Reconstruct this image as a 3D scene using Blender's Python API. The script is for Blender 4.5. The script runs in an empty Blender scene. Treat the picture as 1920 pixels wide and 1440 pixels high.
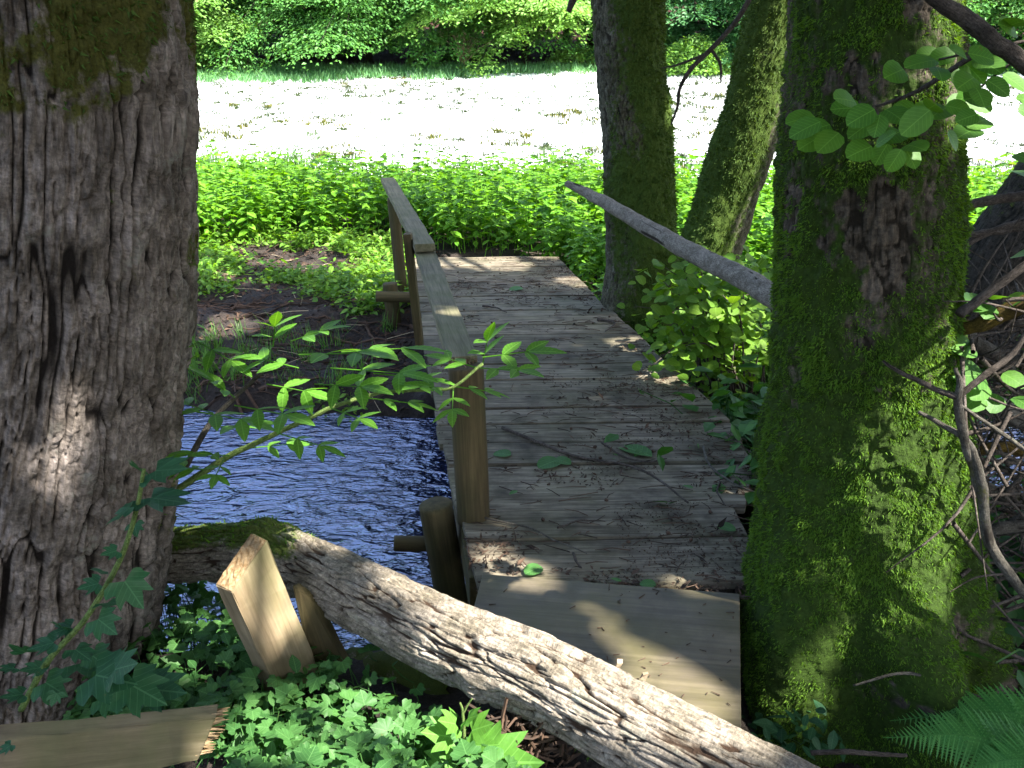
import bpy, bmesh, math, random
import numpy as np
from mathutils import Vector
R = math.radians
rng = np.random.default_rng(11)
random.seed(5)
sc = bpy.context.scene
COL = sc.collection
F_PX, H_CAM, PITCH = 1550.0, 1.55, R(19.27)
CP, SP = math.cos(PITCH), math.sin(PITCH)
SUN = np.array([0.66, -0.42, 1.0]); SUN /= np.linalg.norm(SUN)      # direction towards the sun
WATER_Z = -0.55

# ------------------------------------------------------------------ small maths helpers
def ray(px, py):
    xc, yc = (px-960)/F_PX, (py-720)/F_PX
    return np.array([xc, CP-yc*SP, -SP-yc*CP])
def at(px, py, D):
    d = ray(px, py); return np.array([0, 0, H_CAM]) + d*(D/d[1])
def atz(px, py, z):
    d = ray(px, py); return np.array([0, 0, H_CAM]) + d*((z-H_CAM)/d[2])
def zc_at(py, D): return D/(CP-(py-720)/F_PX*SP)
def ss(a, b, x):
    t = np.clip((x-a)/(b-a), 0, 1); return t*t*(3-2*t)
def nrm(v): return v/np.maximum(np.linalg.norm(v, axis=-1, keepdims=True), 1e-9)

def _hash(ix, iy, iz, seed):
    h = (ix.astype(np.int64)*374761393 + iy.astype(np.int64)*668265263 + iz.astype(np.int64)*1442695041 + seed*97531) & 0xffffffff
    h = ((h ^ (h >> 13))*1274126177) & 0xffffffff
    h = ((h ^ (h >> 15))*2246822519) & 0xffffffff
    return ((h ^ (h >> 16)) & 0xffff)/65535.0
def vnoise(P, seed=0):
    P = np.asarray(P, float); I = np.floor(P); f = P-I; I = I.astype(np.int64); u = f*f*f*(f*(f*6-15)+10)
    out = 0
    for dx in (0, 1):
        wx = u[:, 0] if dx else 1-u[:, 0]
        for dy in (0, 1):
            wy = u[:, 1] if dy else 1-u[:, 1]
            for dz in (0, 1):
                wz = u[:, 2] if dz else 1-u[:, 2]
                out = out + wx*wy*wz*_hash(I[:, 0]+dx, I[:, 1]+dy, I[:, 2]+dz, seed)
    return out*2-1
def fbm(P, oct=4, seed=0):
    P = np.asarray(P, float); s = 0; a = 1; t = 0
    for k in range(oct):
        s = s + a*vnoise(P*(2.03**k)+k*7.1, seed+k); t += a; a *= .5
    return s/t
def worley(P, seed=0):
    P = np.asarray(P, float); I = np.floor(P).astype(np.int64)
    f1 = np.full(len(P), 9.0); f2 = np.full(len(P), 9.0); idv = np.zeros(len(P))
    for dx in (-1, 0, 1):
        for dy in (-1, 0, 1):
            for dz in (-1, 0, 1):
                cx, cy, cz = I[:, 0]+dx, I[:, 1]+dy, I[:, 2]+dz
                qx = cx+_hash(cx, cy, cz, seed); qy = cy+_hash(cx, cy, cz, seed+1); qz = cz+_hash(cx, cy, cz, seed+2)
                d = np.sqrt((qx-P[:, 0])**2+(qy-P[:, 1])**2+(qz-P[:, 2])**2)
                new = d < f1
                f2 = np.where(new, f1, np.minimum(f2, d)); f1 = np.where(new, d, f1)
                idv = np.where(new, _hash(cx, cy, cz, seed+5), idv)
    return f1, f2, idv

# ------------------------------------------------------------------ object helpers
def build(name, V, loops, totals, mats, parent=None, smooth=True, attrs=None, mat_idx=None):
    me = bpy.data.meshes.new(name)
    V = np.ascontiguousarray(V, dtype=np.float32); loops = np.asarray(loops, dtype=np.int32).ravel(); totals = np.asarray(totals, dtype=np.int32)
    me.vertices.add(len(V)); me.vertices.foreach_set('co', V.ravel())
    me.loops.add(len(loops)); me.loops.foreach_set('vertex_index', loops)
    me.polygons.add(len(totals)); st = np.zeros(len(totals), np.int32); st[1:] = np.cumsum(totals)[:-1]
    me.polygons.foreach_set('loop_start', st); me.polygons.foreach_set('loop_total', totals)
    me.polygons.foreach_set('use_smooth', np.full(len(totals), smooth))
    if not isinstance(mats, (list, tuple)): mats = [mats]
    for m in mats: me.materials.append(m)
    if mat_idx is not None: me.polygons.foreach_set('material_index', np.asarray(mat_idx, dtype=np.int32))
    for k, a in (attrs or {}).items():
        a = np.asarray(a, dtype=np.float32)
        if a.ndim == 1: me.attributes.new(k, 'FLOAT', 'POINT').data.foreach_set('value', a)
        else: me.attributes.new(k, 'FLOAT_VECTOR', 'POINT').data.foreach_set('vector', a.ravel())
    me.update(calc_edges=True); me.validate()
    o = bpy.data.objects.new(name, me); COL.objects.link(o)
    if parent is not None: o.parent = parent
    return o
def link_bm(name, bm, mats, parent=None, smooth=False):
    me = bpy.data.meshes.new(name); bm.to_mesh(me); bm.free()
    for m in (mats if isinstance(mats, (list, tuple)) else [mats]): me.materials.append(m)
    for p in me.polygons: p.use_smooth = smooth
    o = bpy.data.objects.new(name, me); COL.objects.link(o)
    if parent is not None: o.parent = parent
    return o
def tag(o, label, cat, group=None):
    o['label'] = label; o['category'] = cat
    if group: o['group'] = group
    return o
def thing(name, label, cat, group=None, loc=None):
    o = bpy.data.objects.new(name, None); COL.objects.link(o); o.empty_display_size = .1
    return tag(o, label, cat, group)
def kind(o, k): o['kind'] = k; return o

def crom(P, n):
    P = np.asarray(P, float); m = len(P)
    if m == 2: t = np.linspace(0, 1, n)[:, None]; return P[0]*(1-t)+P[1]*t
    E = np.vstack([2*P[0]-P[1], P, 2*P[-1]-P[-2]])
    t = np.linspace(0, m-1-1e-9, n); i = t.astype(int); f = (t-i)[:, None]
    a, b, c, d = E[i], E[i+1], E[i+2], E[i+3]
    return .5*((2*b)+(-a+c)*f+(2*a-5*b+4*c-d)*f*f+(-a+3*b-3*c+d)*f**3)
def tube(path, rad, nseg):
    path = np.asarray(path, float); rad = np.broadcast_to(np.asarray(rad, float), (len(path),))
    T = nrm(np.gradient(path, axis=0)); n = len(path)
    ref = np.array([0, 1.0, 0]) if abs(T[0][2]) > .7 else np.array([0, 0, 1.0])
    U = np.zeros_like(path); u = nrm(np.cross(np.cross(T[0], ref), T[0]))
    for k in range(n):
        u = u-T[k]*np.dot(u, T[k]); u = u/np.linalg.norm(u); U[k] = u
    W = np.cross(T, U)
    th = np.linspace(0, 2*np.pi, nseg, endpoint=False)
    N = U[:, None, :]*np.cos(th)[None, :, None]+W[:, None, :]*np.sin(th)[None, :, None]
    V = path[:, None, :]+N*rad[:, None, None]
    L = np.concatenate([[0], np.cumsum(np.linalg.norm(np.diff(path, axis=0), axis=1))])
    rm = float(np.mean(rad))
    tub = np.stack(np.broadcast_arrays(rm*np.cos(th)[None, :], rm*np.sin(th)[None, :], L[:, None]), -1)
    i = np.arange(n-1)[:, None]*nseg; j = np.arange(nseg)[None, :]; j2 = (j+1) % nseg
    Q = np.stack([i+j, i+j2, i+nseg+j2, i+nseg+j], -1).reshape(-1, 4)
    return V.reshape(-1, 3), Q, N.reshape(-1, 3), tub.reshape(-1, 3)
def quads_build(name, V, Q, mat, parent=None, caps=None, attrs=None, smooth=True):
    loops = Q.ravel(); tot = np.full(len(Q), 4)
    if caps:                              # caps = nseg: n-gon at both ends
        n = len(V); a = np.arange(caps)[::-1]; b = np.arange(n-caps, n)
        loops = np.concatenate([loops, a, b]); tot = np.concatenate([tot, [caps, caps]])
    return build(name, V, loops, tot, mat, parent, smooth, attrs)
class Acc:                                # collects polygon soup
    def __init__(s): s.V = []; s.L = []; s.T = []; s.M = []; s.A = []; s.n = 0
    def add(s, V, L, T, m=0, lc=None):
        V = np.asarray(V); s.A.append(np.full((len(V), 3), 9.0, np.float32) if lc is None else lc); s.V.append(V); s.L.append(np.asarray(L).ravel()+s.n); T = np.asarray(T); s.T.append(T); s.M.append(np.full(len(T), m)); s.n += len(V)
    def tube(s, path, rad, nseg=5, m=0):
        V, Q, _, _ = tube(path, rad, nseg); s.add(V, Q, np.full(len(Q), 4), m)
    def inst(s, tpl, pos, rot, scale, m=0):
        """tpl=(V,loops,totals); pos (n,3); rot (n,3,3) columns = axes; scale (n,) or (n,3)"""
        tv, tl, tt = tpl; n = len(pos)
        if n == 0: return
        scale = np.asarray(scale, float)
        if scale.ndim == 1: scale = np.repeat(scale[:, None], 3, 1)
        V = np.einsum('nij,nvj->nvi', rot, tv[None]*scale[:, None, :])+np.asarray(pos)[:, None, :]
        L = (tl[None, :]+(np.arange(n)*len(tv))[:, None]).ravel()
        s.add(V.reshape(-1, 3), L, np.tile(tt, n), m, np.tile(tv.astype(np.float32), (n, 1)))
    def build(s, name, mats, parent=None, smooth=False):
        return build(name, np.vstack(s.V), np.concatenate(s.L), np.concatenate(s.T), mats, parent, smooth, {'lc': np.vstack(s.A)}, np.concatenate(s.M))
def frame(fwd, up):
    """rotation with local Y along fwd, local Z near up"""
    y = nrm(fwd); x = nrm(np.cross(y, up)); z = np.cross(x, y)
    return np.stack([x, y, z], -1)

# ------------------------------------------------------------------ materials
def new_mat(name):
    m = bpy.data.materials.new(name); m.use_nodes = True; nt = m.node_tree; nt.nodes.clear(); return m, nt
class NT:
    def __init__(s, name): s.m, s.t = new_mat(name); s.out = s.n('ShaderNodeOutputMaterial')
    def n(s, typ, **kw):
        nd = s.t.nodes.new(typ)
        for k, v in kw.items():
            if k.startswith('i_'):
                key = k[2:]; key = int(key) if key.isdigit() else key.replace('_', ' ')
                s.set(nd.inputs[key], v)
            else: setattr(nd, k, v)
        return nd
    def set(s, sock, v):
        if isinstance(v, bpy.types.NodeSocket): s.t.links.new(v, sock)
        else: sock.default_value = v
    def noise(s, vec, scale, detail=4, rough=.55, dist=0):
        nd = s.n('ShaderNodeTexNoise', i_Scale=scale, i_Detail=detail, i_Roughness=rough, i_Distortion=dist)
        if vec is not None: s.set(nd.inputs['Vector'], vec)
        return nd.outputs['Fac']
    def mapping(s, vec, scale=(1, 1, 1), rot=(0, 0, 0)):
        nd = s.n('ShaderNodeMapping', i_Scale=scale, i_Rotation=rot); s.set(nd.inputs['Vector'], vec); return nd.outputs[0]
    def ramp(s, fac, stops):
        nd = s.n('ShaderNodeValToRGB'); cr = nd.color_ramp
        while len(cr.elements) < len(stops): cr.elements.new(.5)
        for e, (p, c) in zip(cr.elements, stops):
            e.position = p; e.color = (*c, 1) if not np.isscalar(c) else (c, c, c, 1)
        s.set(nd.inputs['Fac'], fac); return nd.outputs['Color']
    def mix(s, fac, a, b, mode='MIX'):
        nd = s.n('ShaderNodeMix', data_type='RGBA', blend_type=mode)
        s.set(nd.inputs[0], fac)
        for sock, v in ((nd.inputs[6], a), (nd.inputs[7], b)):
            s.set(sock, v if isinstance(v, bpy.types.NodeSocket) else (*v, 1))
        return nd.outputs[2]
    def math(s, op, a, b=0.0, c=0.0):
        nd = s.n('ShaderNodeMath', operation=op); s.set(nd.inputs[0], a); s.set(nd.inputs[1], b); s.set(nd.inputs[2], c); return nd.outputs[0]
    def attr(s, name): return s.n('ShaderNodeAttribute', attribute_name=name)
    def bump(s, h, strength=.5, dist=.01, normal=None):
        nd = s.n('ShaderNodeBump', i_Strength=strength, i_Distance=dist); s.set(nd.inputs['Height'], h)
        if normal is not None: s.set(nd.inputs['Normal'], normal)
        return nd.outputs[0]
    def obj(s): return s.n('ShaderNodeTexCoord').outputs['Object']
    def bsdf(s, col, rough=.8, normal=None, spec=.3, **kw):
        nd = s.n('ShaderNodeBsdfPrincipled'); s.set(nd.inputs['Base Color'], col if isinstance(col, bpy.types.NodeSocket) else (*col, 1))
        s.set(nd.inputs['Roughness'], rough); s.set(nd.inputs['Specular IOR Level'], spec)
        if normal is not None: s.set(nd.inputs['Normal'], normal)
        return nd.outputs[0]
    def done(s, sh): s.t.links.new(sh, s.out.inputs['Surface']); return s.m

def leaf_mat(name, col, col2, trans=.4, rough=.5, spec=.22, vary=.5, veins=False, tcol=None):
    t = NT(name)
    rnd = t.n('ShaderNodeNewGeometry').outputs['Random Per Island']
    c = t.mix(rnd, col, col2)
    big = t.noise(t.obj(), 1.7, 2)
    c = t.mix(t.math('MULTIPLY', big, vary), c, tuple(x*.55 for x in col))
    fine = t.noise(t.obj(), 90, 3)
    c = t.mix(.35, c, t.ramp(fine, [(.3, .55), (.7, 1.0)]), 'MULTIPLY')
    sx_ = t.n('ShaderNodeSeparateXYZ'); t.set(sx_.inputs[0], t.attr('lc').outputs['Vector']); ax_ = t.math('ABSOLUTE', sx_.outputs[0]); ly = sx_.outputs[1]
    isl = t.math('LESS_THAN', ax_, 2.0)
    mid_ = t.math('LESS_THAN', ax_, .014)
    sv = t.math('FRACT', t.math('MULTIPLY', t.math('SUBTRACT', ly, t.math('MULTIPLY', ax_, .75)), 7.5)); sv = t.math('LESS_THAN', sv, .11)
    vein = t.math('MULTIPLY', isl, t.math('MAXIMUM', mid_, t.math('MULTIPLY', sv, .6)))
    c = t.mix(t.math('MULTIPLY', vein, .42), c, tuple(min(1, x*1.5+.035) for x in col2))
    bl = t.ramp(t.noise(t.obj(), 38, 4, .65), [(.66, 0.0), (.74, .55)])
    c = t.mix(bl, c, (.10, .075, .02))
    nb = t.bump(t.math('ADD', t.noise(t.obj(), 60, 3), t.math('MULTIPLY', vein, -.5)), .35, .004)
    p = t.bsdf(c, rough, nb, spec)
    tr = t.n('ShaderNodeBsdfTranslucent')
    hs = t.mix(1.0, c, (1.9, 1.75, .45), 'MULTIPLY') if tcol is None else t.mix(1.0, c, tcol, 'MULTIPLY')
    t.set(tr.inputs['Color'], hs)
    mx = t.n('ShaderNodeMixShader', i_0=trans); t.set(mx.inputs[1], p); t.set(mx.inputs[2], tr.outputs[0])
    return t.done(mx.outputs[0])

def bark_mat(name, crack, low, high, moss=(.05, .085, .012), moss2=(.1, .14, .02), lichen=None, fine=90, crw=.42):
    t = NT(name)
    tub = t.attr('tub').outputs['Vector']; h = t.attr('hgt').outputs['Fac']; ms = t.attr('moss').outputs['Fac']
    st = t.mapping(tub, (1, 1, .3))
    n1 = t.noise(st, fine, 6, .65); n2 = t.noise(tub, 9, 4); n3 = t.noise(t.mapping(tub, (1, 1, 2.2)), 60, 5, .7)
    c = t.mix(t.ramp(n2, [(.35, 0.0), (.65, 1.0)]), low, high)
    c = t.mix(.9, c, t.ramp(n1, [(.28, .25), (.5, .85), (.72, 1.6)]), 'MULTIPLY')
    c = t.mix(.65, c, t.ramp(n3, [(.32, .35), (.62, 1.25)]), 'MULTIPLY')
    if lichen:
        lm = t.math('MULTIPLY', t.ramp(t.noise(tub, 22, 6, .7), [(.55, 0.0), (.68, 1.0)]), t.ramp(t.noise(tub, 4, 3), [(.45, 0.0), (.6, .8)]))
        c = t.mix(lm, c, lichen)
    c = t.mix(t.ramp(h, [(.10, 1.0), (crw, 0.0)]), c, crack)  # furrow colour darkened, partly for dark bark, partly to deepen their shade
    mn = t.noise(tub, 130, 5, .7)
    mcol = t.mix(t.noise(tub, 14, 4), moss, moss2)
    mcol = t.mix(.7, mcol, t.ramp(mn, [(.3, .3), (.7, 1.5)]), 'MULTIPLY')
    mfac = t.ramp(t.math('ADD', ms, t.math('MULTIPLY', t.math('SUBTRACT', t.noise(tub, 28, 6, .7), .5), 1.1)), [(.42, 0.0), (.62, 1.0)])
    c = t.mix(mfac, c, mcol)
    hh = t.math('ADD', n1, t.math('MULTIPLY', n3, .7))
    b = t.bump(hh, 1.0, .009)
    b = t.bump(mn, .6, .006, b)
    return t.done(t.bsdf(c, .9, b, .15))

def wood_mat(name, base, dark, green, axis=0, scale=1.0, greenamt=.4, stain=.6, rough=.8, spec=.2, endcol=None):
    """sawn timber: grain runs along the local axis"""
    t = NT(name); o = t.attr('grain').outputs['Vector']
    g = t.noise(t.mapping(o, (3*scale, 55*scale, 55*scale)), 1.0, 5, .6, .6)
    g2 = t.noise(t.mapping(o, (9*scale, 230*scale, 230*scale)), 1.0, 3, .6)
    c = t.mix(t.ramp(g, [(.35, 0.0), (.68, 1.0)]), dark, base)
    c = t.mix(.5, c, t.ramp(g2, [(.3, .55), (.6, 1.1)]), 'MULTIPLY')
    s = t.noise(o, 4.5, 6, .65)
    c = t.mix(t.math('MULTIPLY', t.ramp(s, [(.45, 0.0), (.7, 1.0)]), stain), c, tuple(x*.45 for x in dark))
    gm = t.noise(o, 3.1, 5, .6, .3)
    c = t.mix(t.math('MULTIPLY', t.ramp(gm, [(.42, 0.0), (.66, 1.0)]), greenamt), c, green)
    rnd = t.n('ShaderNodeNewGeometry').outputs['Random Per Island']
    c = t.mix(1.0, c, t.ramp(rnd, [(0, .72), (1, 1.12)]), 'MULTIPLY')
    b = t.bump(t.math('ADD', g, t.math('MULTIPLY', g2, .5)), .45, .004)
    return t.done(t.bsdf(c, rough, b, spec))

M = {}
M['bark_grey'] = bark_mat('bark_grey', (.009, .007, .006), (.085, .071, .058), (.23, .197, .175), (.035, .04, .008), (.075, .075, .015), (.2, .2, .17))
M['bark_moss'] = bark_mat('bark_moss', (.014, .011, .007), (.06, .048, .034), (.12, .098, .076), (.014, .03, .004), (.035, .065, .007))  # moss base darkened in colour so gaps between tufts look shaded
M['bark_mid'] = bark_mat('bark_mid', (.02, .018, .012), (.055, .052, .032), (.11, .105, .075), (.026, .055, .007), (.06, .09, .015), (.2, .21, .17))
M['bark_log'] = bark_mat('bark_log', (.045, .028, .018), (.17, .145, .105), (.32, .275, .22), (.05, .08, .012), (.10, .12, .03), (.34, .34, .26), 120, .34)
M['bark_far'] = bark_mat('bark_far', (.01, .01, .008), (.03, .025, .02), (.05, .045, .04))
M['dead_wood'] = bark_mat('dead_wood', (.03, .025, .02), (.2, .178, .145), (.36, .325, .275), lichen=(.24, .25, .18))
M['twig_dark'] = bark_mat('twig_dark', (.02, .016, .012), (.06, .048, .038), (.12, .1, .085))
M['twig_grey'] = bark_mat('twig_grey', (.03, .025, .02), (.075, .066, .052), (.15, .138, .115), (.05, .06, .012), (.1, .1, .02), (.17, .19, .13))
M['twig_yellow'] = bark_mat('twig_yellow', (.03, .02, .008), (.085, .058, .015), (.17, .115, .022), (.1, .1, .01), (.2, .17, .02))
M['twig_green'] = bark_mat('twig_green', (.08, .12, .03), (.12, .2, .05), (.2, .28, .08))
M['deck'] = wood_mat('deck_wood', (.26, .225, .165), (.075, .06, .042), (.085, .088, .032), 0, 1, .3, .9)
M['rail'] = wood_mat('rail_wood', (.20, .175, .115), (.10, .09, .055), (.09, .105, .035), 0, 1, .5, .3)
M['post'] = wood_mat('post_wood', (.11, .082, .038), (.055, .042, .02), (.045, .052, .016), 0, .7, .6, .4)
M['fresh'] = wood_mat('timber_fresh', (.25, .195, .12), (.16, .118, .068), (.115, .115, .045), 0, .55, .6, .45, .75)
M['old_board'] = wood_mat('timber_old', (.17, .135, .085), (.085, .062, .038), (.085, .09, .035), 0, .6, .6, .7)
M['splinter'] = wood_mat('wood_broken', (.34, .25, .145), (.16, .09, .038), (.3, .25, .1), 0, 1.4, .1, .2)
M['ply'] = wood_mat('plywood', (.135, .112, .075), (.075, .062, .042), (.06, .055, .018), 0, .3, .65, .9, .5, .35)

M['leaf_elder'] = leaf_mat('leaf_elder', (.085, .23, .022), (.13, .31, .035), .5)
M['leaf_aspen'] = leaf_mat('leaf_round', (.05, .15, .02), (.10, .23, .03), .42)
M['leaf_maple'] = leaf_mat('leaf_lobed_dark', (.018, .075, .028), (.03, .10, .034), .2)
M['leaf_currant'] = leaf_mat('leaf_ground', (.04, .125, .032), (.075, .19, .045), .3)
M['leaf_under'] = leaf_mat('leaf_under', (.025, .09, .018), (.05, .15, .025), .3)
M['leaf_mustard'] = leaf_mat('leaf_bright', (.08, .22, .03), (.11, .27, .04), .35)
M['leaf_shrub'] = leaf_mat('leaf_shrub', (.085, .20, .02), (.16, .28, .03), .45)
M['leaf_nettle'] = leaf_mat('leaf_nettle', (.06, .19, .012), (.14, .31, .02), .4, .5, .25, .5)
M['leaf_bank'] = leaf_mat('leaf_bank', (.08, .2, .02), (.16, .31, .03), .4)
M['leaf_canopy'] = leaf_mat('leaf_canopy', (.05, .12, .02), (.08, .17, .03), .25)
M['leaf_far_dark'] = leaf_mat('leaf_far_dark', (.035, .125, .045), (.06, .18, .055), .3)
M['leaf_far_mid'] = leaf_mat('leaf_far_mid', (.055, .18, .045), (.10, .25, .05), .35)
M['leaf_far_light'] = leaf_mat('leaf_far_light', (.11, .25, .05), (.18, .34, .08), .35)
M['leaf_fern'] = leaf_mat('leaf_fern', (.06, .21, .04), (.09, .26, .05), .35)
M['grass'] = leaf_mat('grass_blades', (.05, .13, .03), (.10, .22, .05), .35)
M['grass_blue'] = leaf_mat('grass_shaded', (.06, .19, .07), (.13, .28, .11), .3)  # wood-edge shade put into the bluish blade colour
M['tuft'] = leaf_mat('tuft_dark', (.008, .022, .004), (.035, .055, .006), .1)
M['tuft_olive'] = leaf_mat('tuft_olive', (.06, .075, .006), (.11, .10, .01), .2)
M['pale'] = leaf_mat('grass_sunglare', (.62, .66, .66), (.74, .77, .78), .3, tcol=(1.1, 1.1, 1.0))  # overexposed sun put into the blade colour
M['moss'] = leaf_mat('moss_fronds', (.03, .085, .006), (.13, .25, .018), .3, .7, .15, .8)
M['moss_dark'] = leaf_mat('moss_fronds_dark', (.026, .062, .008), (.065, .115, .016), .25, .7, .15, .7)

def ground_mat():
    t = NT('earth'); o = t.obj()
    n = t.noise(o, 2.2, 6, .65); f = t.noise(o, 38, 5, .7); f2 = t.noise(t.mapping(o, (1, 1, 1)), 130, 3, .7)
    c = t.mix(t.ramp(n, [(.35, 0.0), (.65, 1.0)]), (.016, .012, .009), (.058, .042, .033))
    c = t.mix(.8, c, t.ramp(f, [(.3, .35), (.5, .9), (.72, 1.7)]), 'MULTIPLY')
    c = t.mix(.5, c, t.ramp(f2, [(.3, .5), (.7, 1.3)]), 'MULTIPLY')
    b = t.bump(f, 1.0, .04); b = t.bump(f2, .7, .01, b)
    return t.done(t.bsdf(c, .8, b, .3))
def litter_ground():
    t = NT('leaf_litter_slope'); o = t.obj()
    n = t.noise(o, 1.1, 5, .65); f = t.noise(o, 14, 6, .75)
    c = t.mix(t.ramp(n, [(.35, 0.0), (.65, 1.0)]), (.035, .016, .012), (.07, .034, .026))
    c = t.mix(.85, c, t.ramp(f, [(.3, .3), (.5, .9), (.72, 1.9)]), 'MULTIPLY')
    return t.done(t.bsdf(c, .9, t.bump(f, 1, .08), .1))
def meadow_mat():
    t = NT('meadow_sunglare'); o = t.obj()
    n = t.noise(o, .8, 6, .7); f = t.noise(t.mapping(o, (1, .5, 1)), 16, 5, .75)
    c = t.mix(t.ramp(n, [(.35, 0.0), (.65, 1.0)]), (.70, .74, .76), (.78, .81, .84))  # near-white colour stands in for overexposed sun on the grass
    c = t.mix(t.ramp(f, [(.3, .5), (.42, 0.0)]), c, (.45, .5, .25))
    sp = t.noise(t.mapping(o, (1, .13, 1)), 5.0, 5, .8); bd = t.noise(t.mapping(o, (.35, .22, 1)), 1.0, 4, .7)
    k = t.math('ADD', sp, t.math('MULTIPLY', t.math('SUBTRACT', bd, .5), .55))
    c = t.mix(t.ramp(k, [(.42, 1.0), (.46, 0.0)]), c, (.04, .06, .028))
    return t.done(t.bsdf(c, .9, t.bump(f, .6, .05), .05))
def water_mat():
    t = NT('stream_water'); o = t.obj()
    w = t.mapping(o, (1.0, 2.1, 1), (0, 0, R(-14)))
    a = t.noise(w, 4.2, 3, .5, .9); b_ = t.noise(w, 13, 3, .55, .6); c_ = t.noise(t.mapping(o, (1, 1.4, 1), (0, 0, R(25))), 42, 3, .6)
    md = t.ramp(t.noise(o, 1.3, 3, .5), [(.35, .35), (.65, 1.0)]); h = t.math('ADD', t.math('MULTIPLY', a, 1.1), t.math('MULTIPLY', md, t.math('ADD', t.math('MULTIPLY', b_, .46), t.math('MULTIPLY', c_, .06))))
    b = t.bump(h, 1.0, .075)
    nd = t.n('ShaderNodeBsdfPrincipled'); nd.inputs['Base Color'].default_value = (.010, .016, .045, 1)
    nd.inputs['Roughness'].default_value = .035; nd.inputs['IOR'].default_value = 2.4; t.set(nd.inputs['Normal'], b)
    nd.inputs['Specular IOR Level'].default_value = 1.0; nd.inputs['Specular Tint'].default_value = (.70, .76, 1.0, 1)
    return t.done(nd.outputs[0])
def plain_mat(name, a, b, scale=60, rough=.8):
    t = NT(name); n = t.noise(t.obj(), scale, 4, .6); rnd = t.n('ShaderNodeNewGeometry').outputs['Random Per Island']
    c = t.mix(rnd, a, b); c = t.mix(.6, c, t.ramp(n, [(.3, .5), (.7, 1.3)]), 'MULTIPLY')
    return t.done(t.bsdf(c, rough, t.bump(n, .5, .003), .2))
M['earth'] = ground_mat(); M['litterslope'] = litter_ground(); M['meadow'] = meadow_mat(); M['water'] = water_mat()
M['bits'] = plain_mat('litter_bits', (.02, .013, .009), (.085, .052, .034))
M['chip'] = plain_mat('pale_chips', (.2, .15, .1), (.35, .27, .18))
M['nail'] = plain_mat('rusty_nail', (.03, .02, .015), (.05, .03, .02))
M['drystalk'] = plain_mat('dry_stalk', (.3, .24, .15), (.5, .42, .28))

# ------------------------------------------------------------------ world, sun, camera
w = bpy.data.worlds.new('World'); sc.world = w; w.use_nodes = True
nt = w.node_tree; bg = nt.nodes['Background']
sky = nt.nodes.new('ShaderNodeTexSky'); sky.sky_type = 'NISHITA'; sky.sun_disc = False
sky.sun_elevation = math.asin(SUN[2]); sky.sun_rotation = math.atan2(SUN[0], SUN[1]); sky.ozone_density = .7; sky.dust_density = 3.0; sky.air_density = 1.0
nt.links.new(sky.outputs[0], bg.inputs[0]); bg.inputs[1].default_value = .115
sl = bpy.data.lights.new('sun', 'SUN'); sl.energy = 5.0; sl.angle = R(.53); sl.color = (1, .95, .87)
so = bpy.data.objects.new('sun', sl); COL.objects.link(so); so.rotation_euler = Vector(SUN).to_track_quat('Z', 'Y').to_euler()
cd = bpy.data.cameras.new('camera'); cam = bpy.data.objects.new('camera', cd); COL.objects.link(cam); sc.camera = cam
cd.sensor_width = 36; cd.lens = F_PX/1920*36; cd.clip_start = .05; cd.clip_end = 600
cam.location = (0, 0, H_CAM); cam.rotation_euler = (R(90)-PITCH, 0, 0)
sc.view_settings.view_transform = 'Standard'; sc.view_settings.look = 'None'; sc.view_settings.exposure = 2.5; sc.view_settings.gamma = 1
sc.render.resolution_x = 1024; sc.render.resolution_y = 768
cy = sc.cycles; cy.use_denoising = True; cy.max_bounces = 7; cy.diffuse_bounces = 4; cy.glossy_bounces = 3; cy.transmission_bounces = 4; cy.caustics_reflective = False; cy.caustics_refractive = False
cy.sample_clamp_indirect = 6

# ------------------------------------------------------------------ terrain
def hgt(x, y):
    x = np.asarray(x, float); y = np.asarray(y, float)
    P = np.stack([x, y, 0*x], -1).reshape(-1, 3)
    n = fbm(P*1.1, 4, 3).reshape(x.shape); n2 = fbm(P*5, 4, 9).reshape(x.shape); n3 = vnoise(P*.35, 4).reshape(x.shape)
    yn = y+n*.22; yf = y+n*.5+n3*.2+n2*.12
    yn = yn-1.95*ss(.78, 1.1, x)+1.3*ss(1.95, 2.35, x); z = -.16-.80*ss(2.15, 3.15, yn)-.24*np.exp(-((x-1.05)/.5)**2-((y-1.95)/.55)**2)
    z = z+.56*ss(4.85, 5.55, yf)+.22*ss(5.5, 8.2, yf)+.16*ss(8, 11, y)
    z = z+(y > 13)*(np.clip(y, 13, 34)-13)*.098
    z = z+np.clip(y-34, 0, 4)*.17+np.clip(y-38, 0, 60)*.22
    return z+n*.05+n2*.022*(1-ss(13, 16, y)*.5)+fbm(P*13, 3, 19).reshape(x.shape)*.035*ss(4.8, 5.6, y)*ss(10.5, 8.5, y)
def hz(x, y): return float(hgt(np.array([x]), np.array([y]))[0])
def sheet(name, xs, ys, mat):
    X, Y = np.meshgrid(xs, ys); Z = hgt(X, Y)
    V = np.stack([X, Y, Z], -1).reshape(-1, 3); nx = len(xs)
    i = np.arange(len(ys)-1)[:, None]*nx; j = np.arange(nx-1)[None, :]
    Q = np.stack([i+j, i+j+1, i+nx+j+1, i+nx+j], -1).reshape(-1, 4)
    return kind(quads_build(name, V, Q, mat), 'structure')
xs = np.unique(np.concatenate([np.linspace(-60, -9, 40), np.linspace(-9, 9, 300), np.linspace(9, 60, 40)]))
sheet('ground', xs, np.unique(np.concatenate([np.linspace(-30, 0, 30), np.linspace(0, 10, 220), np.linspace(10, 13.5, 30)])), M['earth'])
xm = np.linspace(-60, 60, 240)
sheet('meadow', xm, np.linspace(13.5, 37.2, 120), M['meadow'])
sheet('hillside', xm, np.concatenate([np.linspace(37.2, 45, 40), np.linspace(46, 110, 20)]), M['litterslope'])
bm = bmesh.new()
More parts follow.
